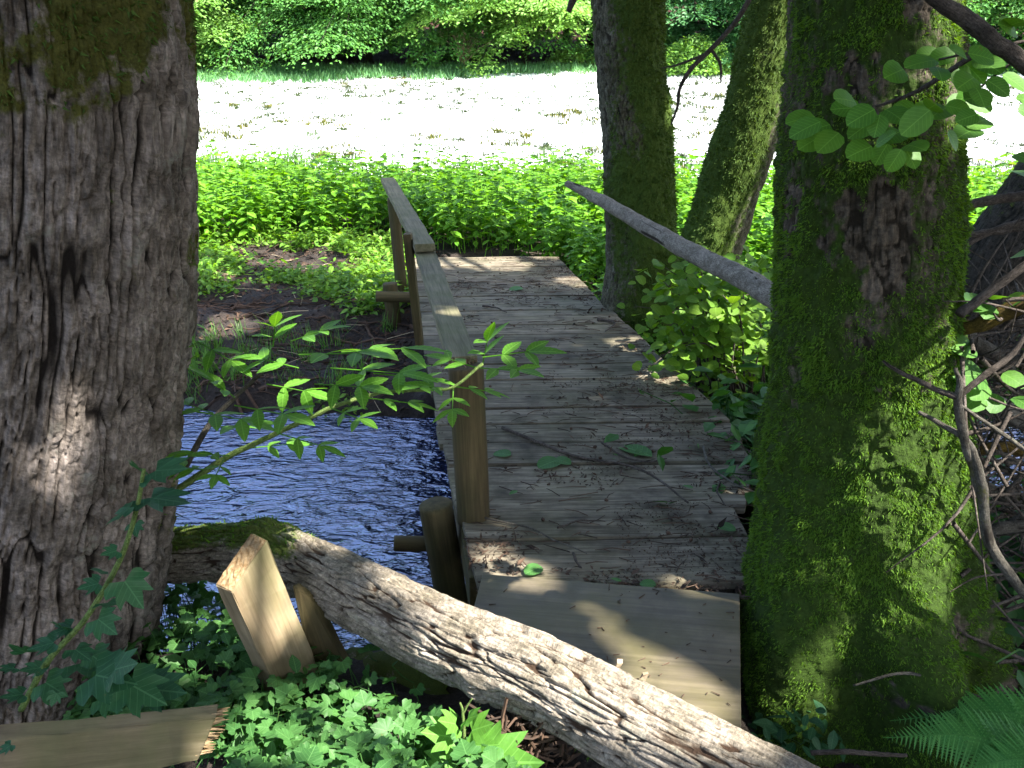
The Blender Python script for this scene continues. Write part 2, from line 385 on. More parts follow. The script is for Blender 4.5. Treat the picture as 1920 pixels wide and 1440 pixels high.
vs = [bm.verts.new(p) for p in ((-60, 1.6, WATER_Z), (60, 1.6, WATER_Z), (60, 6.6, WATER_Z), (-60, 6.6, WATER_Z))]; bm.faces.new(vs)
kind(link_bm('stream', bm, M['water']), 'structure')

# ------------------------------------------------------------------ leaf templates: unit length along +Y, normal +Z
def poly_leaf(outline, fold=.15, curl=.12):
    """outline: right half (x>=0) from base to tip; mirrored, folded along the midrib, strips of quads"""
    r = np.array(outline, float); n = len(r)
    def zf(x, y): return np.abs(x)*fold-curl*y*y
    mid = np.stack([0*r[:, 0], r[:, 1], -curl*r[:, 1]**2], -1)
    rt = np.stack([r[:, 0], r[:, 1], zf(r[:, 0], r[:, 1])], -1); lt = rt*np.array([-1, 1, 1])
    V = np.vstack([mid, rt, lt]); L = []; T = []
    for k in range(n-1):
        L += [k, n+k, n+k+1, k+1]; T.append(4)
        L += [k, k+1, 2*n+k+1, 2*n+k]; T.append(4)
    return V, np.array(L), np.array(T)
LF_OVAL = poly_leaf([(.02, 0), (.16, .15), (.24, .38), (.22, .6), (.12, .82), (.005, 1)])
LF_OVAL3 = poly_leaf([(.02, 0), (.27, .3), (.23, .62), (.005, 1)])
LF_ROUND = poly_leaf([(.02, 0), (.25, .07), (.40, .25), (.43, .5), (.36, .75), (.2, .93), (.01, 1.0)], .12, .15)
LF_ROUND2 = poly_leaf([(.02, 0), (.33, .1), (.45, .45), (.3, .85), (.01, 1.0)], .12, .2)
LF_DIA = (np.array([(0, 0, 0), (.32, .45, .06), (0, 1, -.15), (-.32, .45, .06)]), np.array([0, 1, 2, 3]), np.array([4]))
LF_QUAD = poly_leaf([(.02, 0), (.3, .45), (.01, 1)], .2, .2)
LF_PINNA = poly_leaf([(.01, 0)]+[p for k in range(9) for p in ((.15*(1-k/9.6)+.014, .06+k*.1), (.05*(1-k/10), .125+k*.1))]+[(.003, 1.03)], .1, .12)
LF_TOOTH = poly_leaf([(.02, 0), (.11, .1), (.105, .13), (.17, .25), (.16, .28), (.205, .4), (.19, .44), (.195, .55), (.165, .6), (.15, .72), (.115, .76), (.08, .88), (.005, 1)])
def lobed_leaf(fold=.08, rad=None):
    """five pointed lobes, palmate, toothed"""
    ang = [-118, -100, -75, -62, -38, -28, 0, 28, 38, 62, 75, 100, 118]
    rad = rad or [.30, .42, .52, .36, .62, .40, .72, .40, .62, .36, .52, .42, .30]
    V = [(0, 0, 0)]; pts = []
    for k in range(len(ang)):
        pts.append((ang[k], rad[k]))
        if k < len(ang)-1: pts.append(((ang[k]+ang[k+1])/2, (rad[k]+rad[k+1])/2*(.9 if k % 2 else 1.02)))
    for a, r in pts:
        x, y = math.sin(R(a))*r, math.cos(R(a))*r
        V.append((x, y, abs(x)*fold-.12*(x*x+y*y)+.03*math.cos(R(a)*6)))
    V = np.array(V); V[:, 1] += .28; n = len(V)-1; L = []; T = []
    for k in range(1, n): L += [0, k+1, k]; T.append(3)
    return V, np.array(L), np.array(T)
LF_LOBED = lobed_leaf()
LF_CURRANT = lobed_leaf(.10, [.36, .46, .50, .40, .56, .45, .62, .45, .56, .40, .50, .46, .36])
BLADE = (np.array([(-.03, 0, 0), (.03, 0, 0), (.02, .55, .06), (-.02, .55, .06), (0, 1, .2)]), np.array([0, 1, 2, 3, 3, 2, 4]), np.array([4, 3]))
TRI = (np.array([(-.2, 0, 0), (.2, 0, 0), (0, 1, .12)]), np.array([0, 1, 2]), np.array([3]))
def rand_dirs(n, up=0.0, r=rng):
    v = r.normal(size=(n, 3)); v = nrm(v); v[:, 2] = v[:, 2]+up; return nrm(v)
def flat_frames(n, tilt=.35, r=rng, az=None):
    """leaves lying near horizontal, random azimuth, some tilt"""
    a = r.uniform(0, 2*np.pi, n) if az is None else az
    f = np.stack([np.cos(a), np.sin(a), r.normal(-.15, tilt, n)], -1)
    up = nrm(np.stack([r.normal(0, tilt, n), r.normal(0, tilt, n), np.ones(n)], -1))
    return frame(f, up)

# ------------------------------------------------------------------ trunks
def bark_height(tub, r, seed, sx=26, sz=7, warp=.35, mode='plate'):
    P = tub*np.array([sx, sx, sz]); q = P+warp*np.stack([fbm(P*.7, 3, seed), fbm(P*.7+9, 3, seed+3), fbm(P*.7+21, 3, seed+6)], -1)*2
    f1, f2, idv = worley(q*(np.array([.62, .62, 1.25]) if mode == 'ridge' else 1), seed)
    if mode == 'furrow':
        w1 = np.stack([fbm(tub*np.array([5, 5, 3.0])+k_*11, 3, seed+40+k_) for k_ in range(3)], -1)*np.array([.55, .55, .25])
        q = tub*np.array([sx, sx, sz])+w1*2.0
        rg = np.abs(vnoise(q, seed+41)); rg2 = np.abs(vnoise(q*np.array([2.1, 2.1, 1.7])+4, seed+42))
        fur = np.minimum(ss(.0, .20, rg), .35+.65*ss(0, .16, rg2))
        g1, g2, gid = worley(tub*np.array([20, 20, 17])+w1*1.5, seed+3)
        fl = fbm(tub*np.array([38, 38, 30]), 4, seed+43)
        return np.clip(fur*(.62+.3*gid)*(.8+.2*ss(0, .12, g2-g1))+fl*.30*(.4+.6*fur)+.05, 0, 1.2)
    if mode == 'ridge':
        w1 = fbm(tub*np.array([6, 6, 2.2]), 3, seed+40)*.6
        rg = np.abs(vnoise(tub*np.array([sx, sx, sz])+w1[:, None]*2.2, seed+41)); rg2 = np.abs(vnoise(tub*np.array([sx*1.9, sx*1.9, sz*2.1])+w1[:, None]*2+4, seed+42))
        fur = ss(.02, .26, rg)*.68+ss(0, .25, rg2)*.32
        fl = fbm(tub*np.array([30, 30, 46]), 5, seed+43); hc = ss(.02, .3, f2-f1)
        return np.clip((fur*(.45+.55*hc)*(.75+.35*idv)+fl*.62-.02), 0, 1.2)
    if mode == 'log':
        e_ = fbm(tub*np.array([60, 60, 14]), 4, seed+50)*.09
        rg = np.abs(vnoise(tub*np.array([38, 38, 2.6])+fbm(tub*9, 2, seed+3)[:, None]*.8, seed+41))
        pl = ss(.0, .13, f2-f1+e_)*(.5+.5*idv)*(.6+.4*ss(0, .2, rg))
        return np.clip(pl*.85+fbm(tub*np.array([70, 70, 22]), 4, seed+11)*.22+.06, 0, 1.2)
    pl = ss(.01, .22, f2-f1)*(.72+.28*idv)
    f = fbm(tub*np.array([sx*2.2, sx*2.2, sz*3.5]), 4, seed+11)
    big = fbm(tub*np.array([7, 7, 1.6]), 3, seed+17)
    return np.clip(pl*.8+f*.28+big*.18+.08, 0, 1.2)
def make_trunk(nodes, ztop, seed, mat, nseg, dz, amp, parent, mossf, sx=26, sz=7, flare=None, lump=.05, zdense=1.95, rtop=.5, mode='plate'):
    """nodes: (px,py,D,width_px) down the picture; the path is carried on above the frame to ztop"""
    pts = np.array([[*at(a, b, D), wpx/2*zc_at(b, D)/F_PX*.985] for a, b, D, wpx in nodes]); pts = pts[np.argsort(pts[:, 2])]
    z = pts[:, 2]
    slope = (pts[-1]-pts[-2])/(z[-1]-z[-2]); slope[3] = min(slope[3], 0)
    zz = np.concatenate([np.arange(z[0], min(zdense, z[-1]), dz), np.linspace(min(zdense, z[-1]), ztop, 24)])
    col = []
    from_top = np.maximum(zz-z[-1], 0)
    for k in (0, 1, 3):
        base = np.interp(zz, z, pts[:, k])
        ker = np.ones(9)/9; pad = np.pad(base, 4, mode='edge')
        base = np.convolve(pad, ker, 'valid')
        if k < 3: base = base+from_top*slope[k]*.6
        else: base = base*(1-(1-rtop)*np.clip(from_top/(ztop-z[-1]+1e-6), 0, 1))
        col.append(base)
    path = np.stack([col[0], col[1], zz], -1)
    V, Q, N, tub = tube(path, col[2], nseg)
    tub = tub+seed*3.7
    h = bark_height(tub, 0, seed, sx, sz, .35, mode)
    lum = fbm(tub*np.array([4, 4, 2.2]), 3, seed+31)*lump; ml = fbm(V*19, 3, seed+37)*.015+fbm(V*48, 2, seed+38)*.009
    ms = mossf(V, N, tub)
    fz = flare(V, N) if flare is not None else 0
    V = V+N*((h-.6)*amp*(1-.55*np.clip(ms, 0, 1))+lum+np.clip(ms, 0, 1)*(.008+ml)+fz)[:, None]
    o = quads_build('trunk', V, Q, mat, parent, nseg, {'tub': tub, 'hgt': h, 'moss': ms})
    return o, V, N, ms, path, col[2]
def moss_tufts(V, N, ms, n, mat, parent, size, zmax=2.0, facing=None, name='moss', dens=None):
    vis = (V[:, 2] < zmax) & (N[:, 1] < .35)
    wgt = np.clip(ms-.35, 0, 1)*vis
    if dens is not None: wgt = wgt*dens
    idx = rng.choice(len(V), n, p=wgt/wgt.sum())
    p = V[idx]+rng.normal(0, .003, (n, 3)); nn = N[idx]
    f = nrm(nn*rng.uniform(.25, 1.1, (n, 1))+np.array([0, 0, -.55])+rng.normal(0, .55, (n, 3)))
    a = Acc(); a.inst(TRI, p-nn*.003, frame(f, nrm(nn+rng.normal(0, .5, (n, 3)))), size*rng.uniform(.45, 1.3, n)*(1+.45*np.clip(fbm(p*14, 2, 3), -1, 1)))
    o = a.build(name, mat, parent); o['kind'] = 'stuff'; return o

trees = {}
# big mossy tree right of the bridge
t_moss = thing('mossy_tree', 'stout trunk coated in green moss standing against the near right corner of the footbridge', 'tree', 'trunks along the stream bank')
tn = [(1637, -20, 2.45, 300), (1636, 120, 2.45, 304), (1626, 300, 2.45, 310), (1621, 560, 2.45, 318), (1624, 700, 2.45, 332), (1620, 860, 2.44, 362), (1612, 1000, 2.42, 388), (1605, 1110, 2.40, 416), (1610, 1220, 2.37, 440), (1612, 1330, 2.34, 450), (1612, 1450, 2.30, 470)]
def moss_mask(V, N, tub):
    n = fbm(tub*np.array([5, 5, 3.2]), 4, 77)
    low = .98-.30*ss(.5, 1.2, V[:, 2])
    strip = np.exp(-((N[:, 0]-.30+.15*vnoise(V*3, 6))/.30)**2)*ss(.35, 1.0, V[:, 2])
    bare = ss(.22, .52, fbm(V*np.array([8, 8, 5]), 4, 91)+.25*fbm(V*30, 2, 92))
    return np.clip(low+n*.55-.30*strip*(.6+1.3*n)-.42*bare, 0, 1)
def moss_flare(V, N):
    a = np.arctan2(N[:, 0], -N[:, 1])                  # 0 faces the camera
    w_ = 1-ss(-.25, .42, V[:, 2])
    root = lambda c, s: np.exp(-((a-c)/s)**2)
    return w_*(.20*w_*root(.12, .26)+.09*root(-.95, .32)+.07*root(1.15, .35)-.06*root(-.42, .2)-.05*root(.62, .22))
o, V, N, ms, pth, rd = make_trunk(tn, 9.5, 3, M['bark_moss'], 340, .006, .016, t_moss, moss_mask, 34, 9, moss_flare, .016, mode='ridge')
trees['moss'] = (t_moss, pth, rd)
dens = .05+ss(-.12, .35, fbm(V*22, 4, 5))+.6*ss(-.1, .3, fbm(V*5, 3, 15))
moss_tufts(V, N, ms*1.0, 190000, M['moss'], t_moss, .0115, dens=dens)

# left tree, close to the camera
t_left = thing('rugged_tree', 'thick grey trunk with deeply furrowed bark rising beside the fallen log', 'tree', 'trunks along the stream bank')
tn = [(15, -30, 2.25, 650), (38, 200, 2.25, 630), (36, 400, 2.25, 624), (26, 560, 2.25, 628), (8, 700, 2.25, 634), (-16, 880, 2.25, 650), (-25, 1000, 2.25, 645), (-45, 1150, 2.25, 640), (-65, 1300, 2.25, 640), (-70, 1420, 2.25, 660)]
def left_mask(V, N, tub):
    n = fbm(tub*np.array([6, 6, 4]), 4, 41)
    return np.clip(1.15*ss(1.27, 1.56, V[:, 2]-.75*(V[:, 0]+1.1))+n*1.1-.25+.35*fbm(V*22, 3, 5), 0, 1)
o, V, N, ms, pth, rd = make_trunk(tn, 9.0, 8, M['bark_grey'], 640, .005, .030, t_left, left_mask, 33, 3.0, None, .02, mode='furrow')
trees['left'] = (t_left, pth, rd)
moss_tufts(V, N, ms, 9000, M['moss_dark'], t_left, .016)

# middle tree at the far end of the deck
t_mid = thing('alder_tree', 'straight mossy trunk standing at the far right end of the footbridge behind the dead pole', 'tree', 'trunks along the stream bank')
tn = [(1175, -20, 6.3, 131), (1182, 150, 6.3, 130), (1196, 300, 6.3, 128), (1200, 420, 6.3, 132), (1200, 520, 6.3, 136), (1202, 590, 6.3, 150), (1204, 680, 6.3, 175)]
def mid_mask(V, N, tub):
    n = fbm(tub*np.array([5, 5, 2.5]), 4, 23)
    return np.clip(.72+.42*N[:, 0]+n*.6, 0, 1)
o, V, N, ms, pth, rd = make_trunk(tn, 11, 14, M['bark_mid'], 190, .012, .018, t_mid, mid_mask, 36, 8, None, .03, 2.6, mode='ridge')
trees['mid'] = (t_mid, pth, rd)
moss_tufts(V, N, ms, 16000, M['moss_dark'], t_mid, .026, 2.6)
# leaning tree behind it
t_lean = thing('leaning_tree', 'mossy trunk leaning to the right between the straight alder and the stout mossy trunk', 'tree', 'trunks along the stream bank')
tn = [(1475, -40, 7.5, 112), (1450, 60, 7.5, 112), (1404, 240, 7.55, 112), (1362, 370, 7.6, 114), (1330, 470, 7.6, 120), (1312, 560, 7.6, 132), (1302, 660, 7.6, 155)]
o, V, N, ms, pth, rd = make_trunk(tn, 9.5, 21, M['bark_mid'], 150, .016, .02, t_lean, lambda V, N, tub: np.clip(.75-.5*N[:, 0]+fbm(tub*np.array([5, 5, 2.5]), 4, 29)*.5, 0, 1), 24, 7, None, .03, 2.8)
trees['lean'] = (t_lean, pth, rd)
moss_tufts(V, N, ms, 12000, M['moss_dark'], t_lean, .028, 2.8)
# dark leaning trunk at the right edge
t_edge = thing('dark_tree', 'dark bare trunk leaning steeply up to the right behind the tangle of dead branches', 'tree', 'trunks along the stream bank')
tn = [(2120, 80, 5.9, 120), (2020, 250, 5.9, 125), (1930, 400, 5.9, 135), (1868, 500, 5.9, 150), (1830, 590, 5.9, 180), (1815, 680, 5.9, 200)]
o, V, N, ms, pth, rd = make_trunk(tn, 6.0, 27, M['bark_far'], 120, .016, .02, t_edge, lambda V, N, tub: np.clip(.0-.3*N[:, 0]+fbm(tub*5, 3, 2)*.4, 0, 1), 24, 7, None, .03, 2.0)
trees['edge'] = (t_edge, pth, rd)
# second stem: mossy stump close behind the big tree
t_st = thing('mossy_stump', 'low mossy stem showing between the deck edge and the stout mossy trunk', 'stump')
tn = [(1462, 690, 3.25, 60), (1456, 760, 3.25, 85), (1450, 860, 3.22, 110), (1450, 960, 3.2, 140), (1452, 1030, 3.2, 150)]
pts_top = [(1478, 700, 3.28, 30)]; tn = [(a_+14, b_, c_, d_*.85) for a_, b_, c_, d_ in tn[1:]]
o, V, N, ms, pth, rd = make_trunk(pts_top+tn, 1.0, 33, M['bark_moss'], 110, .01, .018, t_st, lambda V, N, tub: np.clip(.8+fbm(tub*6, 3, 4)*.5, 0, 1), 30, 9, None, .02, .9, .3)
o.name = 'stem'
moss_tufts(V, N, ms, 6000, M['moss'], t_st, .016)

# ------------------------------------------------------------------ unseen crowns added to shade the bridge, gaps cut where sun patches should fall
SPOTS = [(at(920, 1190, 1.9), .10), (at(1020, 1235, 1.82), .15), (at(1120, 1285, 1.76), .14), (at(1220, 1330, 1.70), .12), (at(600, 1040, 2.4), .03), (at(1320, 1385, 1.62), .07), (at(720, 1095, 2.2), .035), (at(850, 1155, 2.0), .05), (at(700, 1330, 1.85), .10), (at(820, 1330, 1.8), .08), (at(350, 1260, 2.2), .07), (at(640, 1440, 1.6), .12), (at(540, 1420, 1.65), .10),
         (at(880, 1395, 1.6), .13), (at(760, 1400, 1.62), .10), (at(560, 1330, 1.85), .10), (at(640, 1390, 1.7), .09), (at(470, 1400, 1.7), .08), (at(450, 1240, 2.2), .06), (at(740, 1262, 2.2), .05), (at(840, 1275, 2.1), .05), (at(690, 1240, 2.3), .05), (at(380, 1180, 2.4), .06), (at(560, 1030, 2.45), .05),
         (at(1740, 720, 2.25), .09), (at(1700, 790, 2.2), .10), (at(1640, 850, 2.2), .10), (at(1750, 860, 2.25), .09), (at(1720, 940, 2.2), .11), (at(1630, 930, 2.2), .06), (at(1720, 1030, 2.18), .08), (at(1640, 1110, 2.15), .06), (at(1540, 1000, 2.2), .03), (at(1690, 1180, 2.1), .04), (at(1560, 1010, 2.2), .03), (at(1600, 1220, 2.0), .03),
         (at(1765, 40, 2.3), .07), (at(1735, 110, 2.25), .05), (at(1700, 180, 2.25), .04), (at(1770, 230, 2.3), .06), (at(1830, 120, 1.9), .05),
         (at(110, 850, 1.95), .012), (at(80, 950, 1.95), .03), (at(60, 990, 1.95), .012),
         (atz(1010, 1098, 0), 0.025), (atz(1130, 1170, 0), 0.036), (atz(1215, 1240, 0), 0.036), (atz(1300, 1290, 0), 0.029), (atz(930, 1085, 0), 0.022), (atz(1340, 1335, 0), 0.022),
         (at(845, 575, 3.5), .04), (at(330, 1385, 1.6), .012),
         (atz(1090, 528, 0), 0.158), (atz(930, 497, 0), 0.252), (atz(820, 492, 0), 0.216), (atz(1010, 545, 0), 0.086), 
         (at(1800, 300, 1.9), .04), (at(1380, 640, 4.8), .16), (at(1260, 580, 5.1), .15), (at(1240, 720, 4.6), .10),
         (at(930, 640, 2.4), .05), (at(700, 655, 2.4), .05), (at(560, 680, 2.4), .05), (at(430, 750, 2.4), .04), (at(640, 740, 2.4), .04),          (atz(450, 500, -.1), .35), (atz(420, 590, -.2), .25), (atz(600, 500, -.1), .3), (atz(700, 560, -.2), .15)]
SP_P = np.array([s[0] for s in SPOTS]); SP_R = np.array([s[1] for s in SPOTS])
def gap_filter(p, grow=.062):
    keep = np.ones(len(p), bool)
    for c, r in zip(SP_P, SP_R):
        d = p-c; al = d@SUN; q = d-al[:, None]*SUN
        q2 = np.einsum('ij,ij->i', q, q)
        keep &= ~((al > 0) & (q2 < (r+grow)**2))  # clears leaves along the sun ray to each wanted sun patch
    return keep
def shade_canopy():
    n = 112000
    gx = rng.uniform(-4.5, 8.5, n); gy = rng.uniform(-3.0, 8.6, n)
    h = rng.uniform(4.8, 8.8, n)
    P = np.stack([gx, gy, np.zeros(n)], -1)+SUN*(h/SUN[2])[:, None]
    cl = fbm(P*.75, 3, 61)+.25*fbm(P*2.4, 2, 8)
    edge = gy+1.1*fbm(np.stack([gx*.7, gx*0, gx*0], -1), 2, 9)
    ok = (cl > -.27) & (edge < 7.75)
    P = P[ok]; FR = flat_frames(len(P), .45); SZ = rng.uniform(.14, .26, len(P)); g_ = gap_filter(P+FR[:, :, 1]*SZ[:, None]*.5); P, FR, SZ = P[g_], FR[g_], SZ[g_]
    # no leaf may hang in the line of sight
    el = (P[:, 2]-H_CAM)/np.maximum(P[:, 1], .3)
    e_ = (P[:, 1] < .2) | (el > .30); P, FR, SZ = P[e_], FR[e_], SZ[e_]
    keys = ['moss', 'left', 'mid', 'lean', 'edge']
    tops = np.array([[3.8, .6], [-1.2, .5], [2.4, 4.2], [4.2, 4.6], [6.5, 3.0]])
    d = np.linalg.norm(P[:, None, :2]-tops[None], axis=2); who = d.argmin(1)
    for k, key in enumerate(keys):
        t, pth, rd = trees[key]; w_ = who == k; q = P[w_]
        if not len(q): continue
        a = Acc(); a.inst(LF_DIA, q, FR[w_], SZ[w_])
        a.build('crown', M['leaf_canopy'], t)
        sel = q[rng.choice(len(q), 6)]
        for s in sel:
            zi = min(len(pth)-2, np.searchsorted(pth[:, 2], min(s[2]-.8, pth[-1, 2]-.1))); st = pth[zi]
            mid_ = (st+s)/2+np.array([0, 0, .4]); path = crom([st, mid_, s], 12)
            if np.any((path[:, 2]-H_CAM)/np.maximum(path[:, 1], .3) < .28): continue
            Vb, Qb, Nb, tb = tube(path, np.linspace(rd[zi]*.35, .015, 12), 8)
            quads_build('limb', Vb, Qb, M['twig_grey'], t, None, {'tub': tb, 'hgt': np.ones(len(Vb)), 'moss': np.zeros(len(Vb))})
shade_canopy()
def reflection_leaves():  # unseen leaves above the view, added to darken the stream's reflection
    n = 2600; y_ = rng.uniform(7.5, 13.5, n); x_ = rng.uniform(-.9, 4.2, n); z_ = H_CAM+.105*y_+.3+2.4*rng.uniform(size=n)**1.3
    P = np.stack([x_, y_, z_], -1); P = P[fbm(P*1.1, 3, 71) > -.12]
    a = Acc(); a.inst(LF_DIA, P, flat_frames(len(P), .5), rng.uniform(.12, .24, len(P))); a.build('crown', M['leaf_canopy'], t_mid)
reflection_leaves()

# ------------------------------------------------------------------ timber helpers
def set_grain(o, axis_vec, up=(0, 0, 1)):
    me = o.data; n = len(me.vertices); co = np.empty(n*3, np.float32); me.vertices.foreach_get('co', co); co = co.reshape(-1, 3)
    x = nrm(np.array(axis_vec, float)); y = nrm(np.cross(np.array(up, float), x)); z = np.cross(x, y)
    g = np.stack([co@x, co@y, co@z], -1)+random.uniform(0, 9)
    me.attributes.new('grain', 'FLOAT_VECTOR', 'POINT').data.foreach_set('vector', np.ascontiguousarray(g, np.float32).ravel())
    return o
def hexa(bm, c, cuts=0):
    """c: 8 points, 0-3 one end (ccw), 4-7 the other end"""
    v = [bm.verts.new(tuple(p)) for p in c]
    for f in ((3, 2, 1, 0), (4, 5, 6, 7), (0, 1, 5, 4), (1, 2, 6, 5), (2, 3, 7, 6), (3, 0, 4, 7)): bm.faces.new([v[i] for i in f])
    return v
def rough_box(name, c, mat, parent, axis, bevel=.004, sub=10, jit=.0015):
    bm = bmesh.new(); hexa(bm, c); bmesh.ops.recalc_face_normals(bm, faces=bm.faces)
    if sub:
        le = [e for e in bm.edges if abs(np.dot(nrm(np.array(e.verts[1].co-e.verts[0].co)), nrm(np.array(axis, float)))) > .8]
        bmesh.ops.subdivide_edges(bm, edges=le, cuts=sub, use_grid_fill=True)
    sharp = [e for e in bm.edges if len(e.link_faces) == 2 and e.calc_face_angle(0) > .6]
    if bevel: bmesh.ops.bevel(bm, geom=sharp, offset=bevel, segments=2, affect='EDGES', profile=.6)
    for v in bm.verts: v.co += Vector((random.gauss(0, jit), random.gauss(0, jit), random.gauss(0, jit)))
    return set_grain(link_bm(name, bm, mat, parent, False), axis)
def box_along(p0, p1, wv, tv):
    """bar from p0 to p1 with half-width vector wv and half-thickness vector tv"""
    p0, p1, wv, tv = map(np.asarray, (p0, p1, wv, tv))
    return [p0-wv-tv, p0+wv-tv, p0+wv+tv, p0-wv+tv, p1-wv-tv, p1+wv-tv, p1+wv+tv, p1-wv+tv]
def round_post(name, p0, p1, r0, r1, mat, parent, seed=1, nseg=40, n=40, topround=True):
    path = np.linspace(p0, p1, n); rad = np.linspace(r0, r1, n)
    if topround: path = np.vstack([path, path[-1]+(np.asarray(p1)-p0)/np.linalg.norm(np.asarray(p1)-p0)*.006]); rad = np.append(rad, rad[-1]*.86)
    V, Q, N, tub = tube(path, rad, nseg)
    th = fbm(tub*np.array([9, 9, 2.0])+seed, 3, seed)
    crack = ss(.035, 0, np.abs(fbm(tub*np.array([16, 16, 1.3])+seed*5, 2, seed+2)))*.004
    V = V+N*(th*.004-crack)[:, None]
    o = quads_build(name, V, Q, mat, parent, nseg)
    return set_grain(o, np.asarray(p1)-p0, (0, 1, .1))

# ------------------------------------------------------------------ footbridge
br = thing('footbridge', 'narrow weathered plank footbridge with a rail on its left side crossing the stream', 'bridge')
LP = np.array([atz(a, b, 0)[:2] for a, b in ((893, 1100), (858, 965), (828, 830), (803, 690), (787, 575), (775, 483))])
RP = np.array([(.84, 2.2), (.88, 2.86), *[tuple(atz(a, b, 0)[:2]) for a, b in ((1446, 930), (1385, 810), (1262, 690), (1132, 570), (1045, 483))]])
def lx(y): return float(np.interp(y, LP[:, 1], LP[:, 0]))
def rx(y): return float(np.interp(y, RP[:, 1], RP[:, 0]))
bm = bmesh.new(); y = LP[0, 1]; yend = LP[-1, 1]; PL = []
wid = [.30, .24, .42, .26, .23, .20, .28, .2]
k = 0
while y < yend-.03:
    wp = wid[k % 8]+random.uniform(-.015, .015); y1 = min(y+wp, yend); g = random.uniform(.004, .010)
    skew = .075
    a0, b0 = lx(y)+random.uniform(-.012, .012), rx((y+y1)/2)+random.uniform(-.02, .02)
    a1 = lx(y1)+(a0-lx(y)); b1 = b0-.0
    if y > 2.9: b1 = rx(y1)+(b0-rx((y+y1)/2))*.5; b0 = rx(y)+(b0-rx((y+y1)/2))*.5
    dz = random.uniform(-.004, .004); tl = random.uniform(-.004, .004)
    def pz(u): return dz+tl*u
    c = [(a0, y+g, -.035+dz), (b0, y+g+skew*0, -.035+dz), (b1, y1-g, -.035+dz), (a1, y1-g, -.035+dz), (a0, y+g, pz(-1)), (b0, y+g, pz(1)), (b1, y1-g, pz(1)), (a1, y1-g, pz(-1))]
    c = [np.array(p)+np.array([0, .10*(p[0]-lx(y)), 0])*.35 for p in c]
    hexa(bm, c); PL.append((y, y1)); y = y1; k += 1
bmesh.ops.recalc_face_normals(bm, faces=bm.faces)
bmesh.ops.bevel(bm, geom=list(bm.edges), offset=.005, segments=2, affect='EDGES', profile=.6)
le = [e for e in bm.edges if e.calc_length() > .6]
bmesh.ops.subdivide_edges(bm, edges=le, cuts=22, use_grid_fill=True)
for v in bm.verts:                                    # warped, worn boards
    q = np.array([[v.co.x*2.2, round(v.co.y*4)*3.1, 0]]); v.co.z += float(vnoise(q, 4)[0])*.004; v.co.y += float(vnoise(np.array([[v.co.x*9, v.co.y*40, 0]]), 5)[0])*.0022
for (ya, yb) in PL:                                   # nail heads
    for s in (.06, .9):
        for q in (.28, .72):
            yn_ = ya+(yb-ya)*q+.012*s; c = Vector((lx(yn_)*(1-s)+rx(yn_)*s+random.uniform(-.02, .02), yn_+.035*(lx(yn_)*(1-s)+rx(yn_)*s-lx(yn_)), .0055))
            f = bm.faces.new([bm.verts.new(c+Vector((.0048*math.cos(a_), .0048*math.sin(a_), 0))) for a_ in np.linspace(0, 6.283, 9)[:8]]); f.material_index = 1
set_grain(link_bm('deck', bm, [M['deck'], M['nail']], br), (1, .03, 0))
for s in (.06, .9):
    p0 = np.array([lx(2.55)*(1-s)+.68*s, 2.5, -.11]); p1 = np.array([lx(8.2)*(1-s)+rx(8.2)*s, 8.2, -.11])
    rough_box('beam', box_along(p0, p1, np.array([.05, 0, 0]), np.array([0, 0, .072])), M['post'], br, p1-p0, .006, 12)
# near post, cut off, with the split rail end on it
pb = atz(888, 968, 0); pt = at(874, 688, pb[1]+.02)
round_post('post', pb-np.array([0, 0, .02]), pt, .0655, .0655, M['post'], br, 3)
# far round post going down past the deck
fb = at(762, 640, 7.25); ft = at(737, 372, 7.25)
round_post('post', fb, ft, .052, .052, M['post'], br, 7)
sb = at(787, 648, 4.95); st_ = at(764, 438, 4.75)
rough_box('post', box_along(sb, st_, np.array([.022, 0, 0]), np.array([0, .04, 0])), M['post'], br, st_-sb, .004, 8)
# foundation posts and cross poles on the left of the deck
s0 = at(856, 1180, 2.93); s1 = at(816, 946, 2.93)
round_post('foundation_post', s0, s1, .066, .066, M['post'], br, 11)
c0 = at(741, 1019, 2.96); c1 = at(905, 1022, 3.0)
round_post('cross_pole', c1, c0, .034, .034, M['post'], br, 12, 28, 20)
s0 = at(742, 640, 6.85); s1 = at(731, 532, 6.85)
round_post('foundation_post', s0, s1, .062, .062, M['post'], br, 13)
c0 = at(706, 556, 6.75); c1 = at(800, 558, 6.8)
round_post('cross_pole', c1, c0, .045, .045, M['post'], br, 14, 28, 20)
# rail boards
r0 = at(868, 672, 2.93); r1 = at(797, 474, 4.72)
d = nrm(r1-r0); wv = nrm(np.cross(d, [0, 0, 1])); uv = np.cross(wv, d)
ro = rough_box('rail_board', box_along(r0+uv*-.012, r1+d*.25, wv*.055, uv*.02), M['rail'], br, d, .004, 24)
q0 = at(797, 464, 4.62)-np.array([0, 0, .012]); q1 = at(727, 338, 7.4)
d2 = nrm(q1-q0); w2 = nrm(np.cross(d2, [0, 0, 1])); u2 = np.cross(w2, d2)
rough_box('rail_board', box_along(q0+u2*.01, q1+u2*0, w2*.057, u2*.022), M['rail'], br, d2, .004, 24)
# torn end of the near rail board: jagged splinters
a = Acc()
for i in range(46):
    s = random.uniform(-1, 1); L_ = random.uniform(.02, .085)*(1.1-.5*abs(s)) ; e0 = r0-uv*random.uniform(.0, .03)+wv*.05*s+d*.01
    e1 = e0-d*L_+uv*random.uniform(-.018, .012)+wv*random.gauss(0, .004)
    a.tube(np.array([e0, (e0+e1)/2, e1]), [random.uniform(.003, .008), random.uniform(.002, .005), .0006], 4)
so_ = a.build('splinters', M['splinter'], br); so_.name = 'torn_end'; set_grain(so_, d)

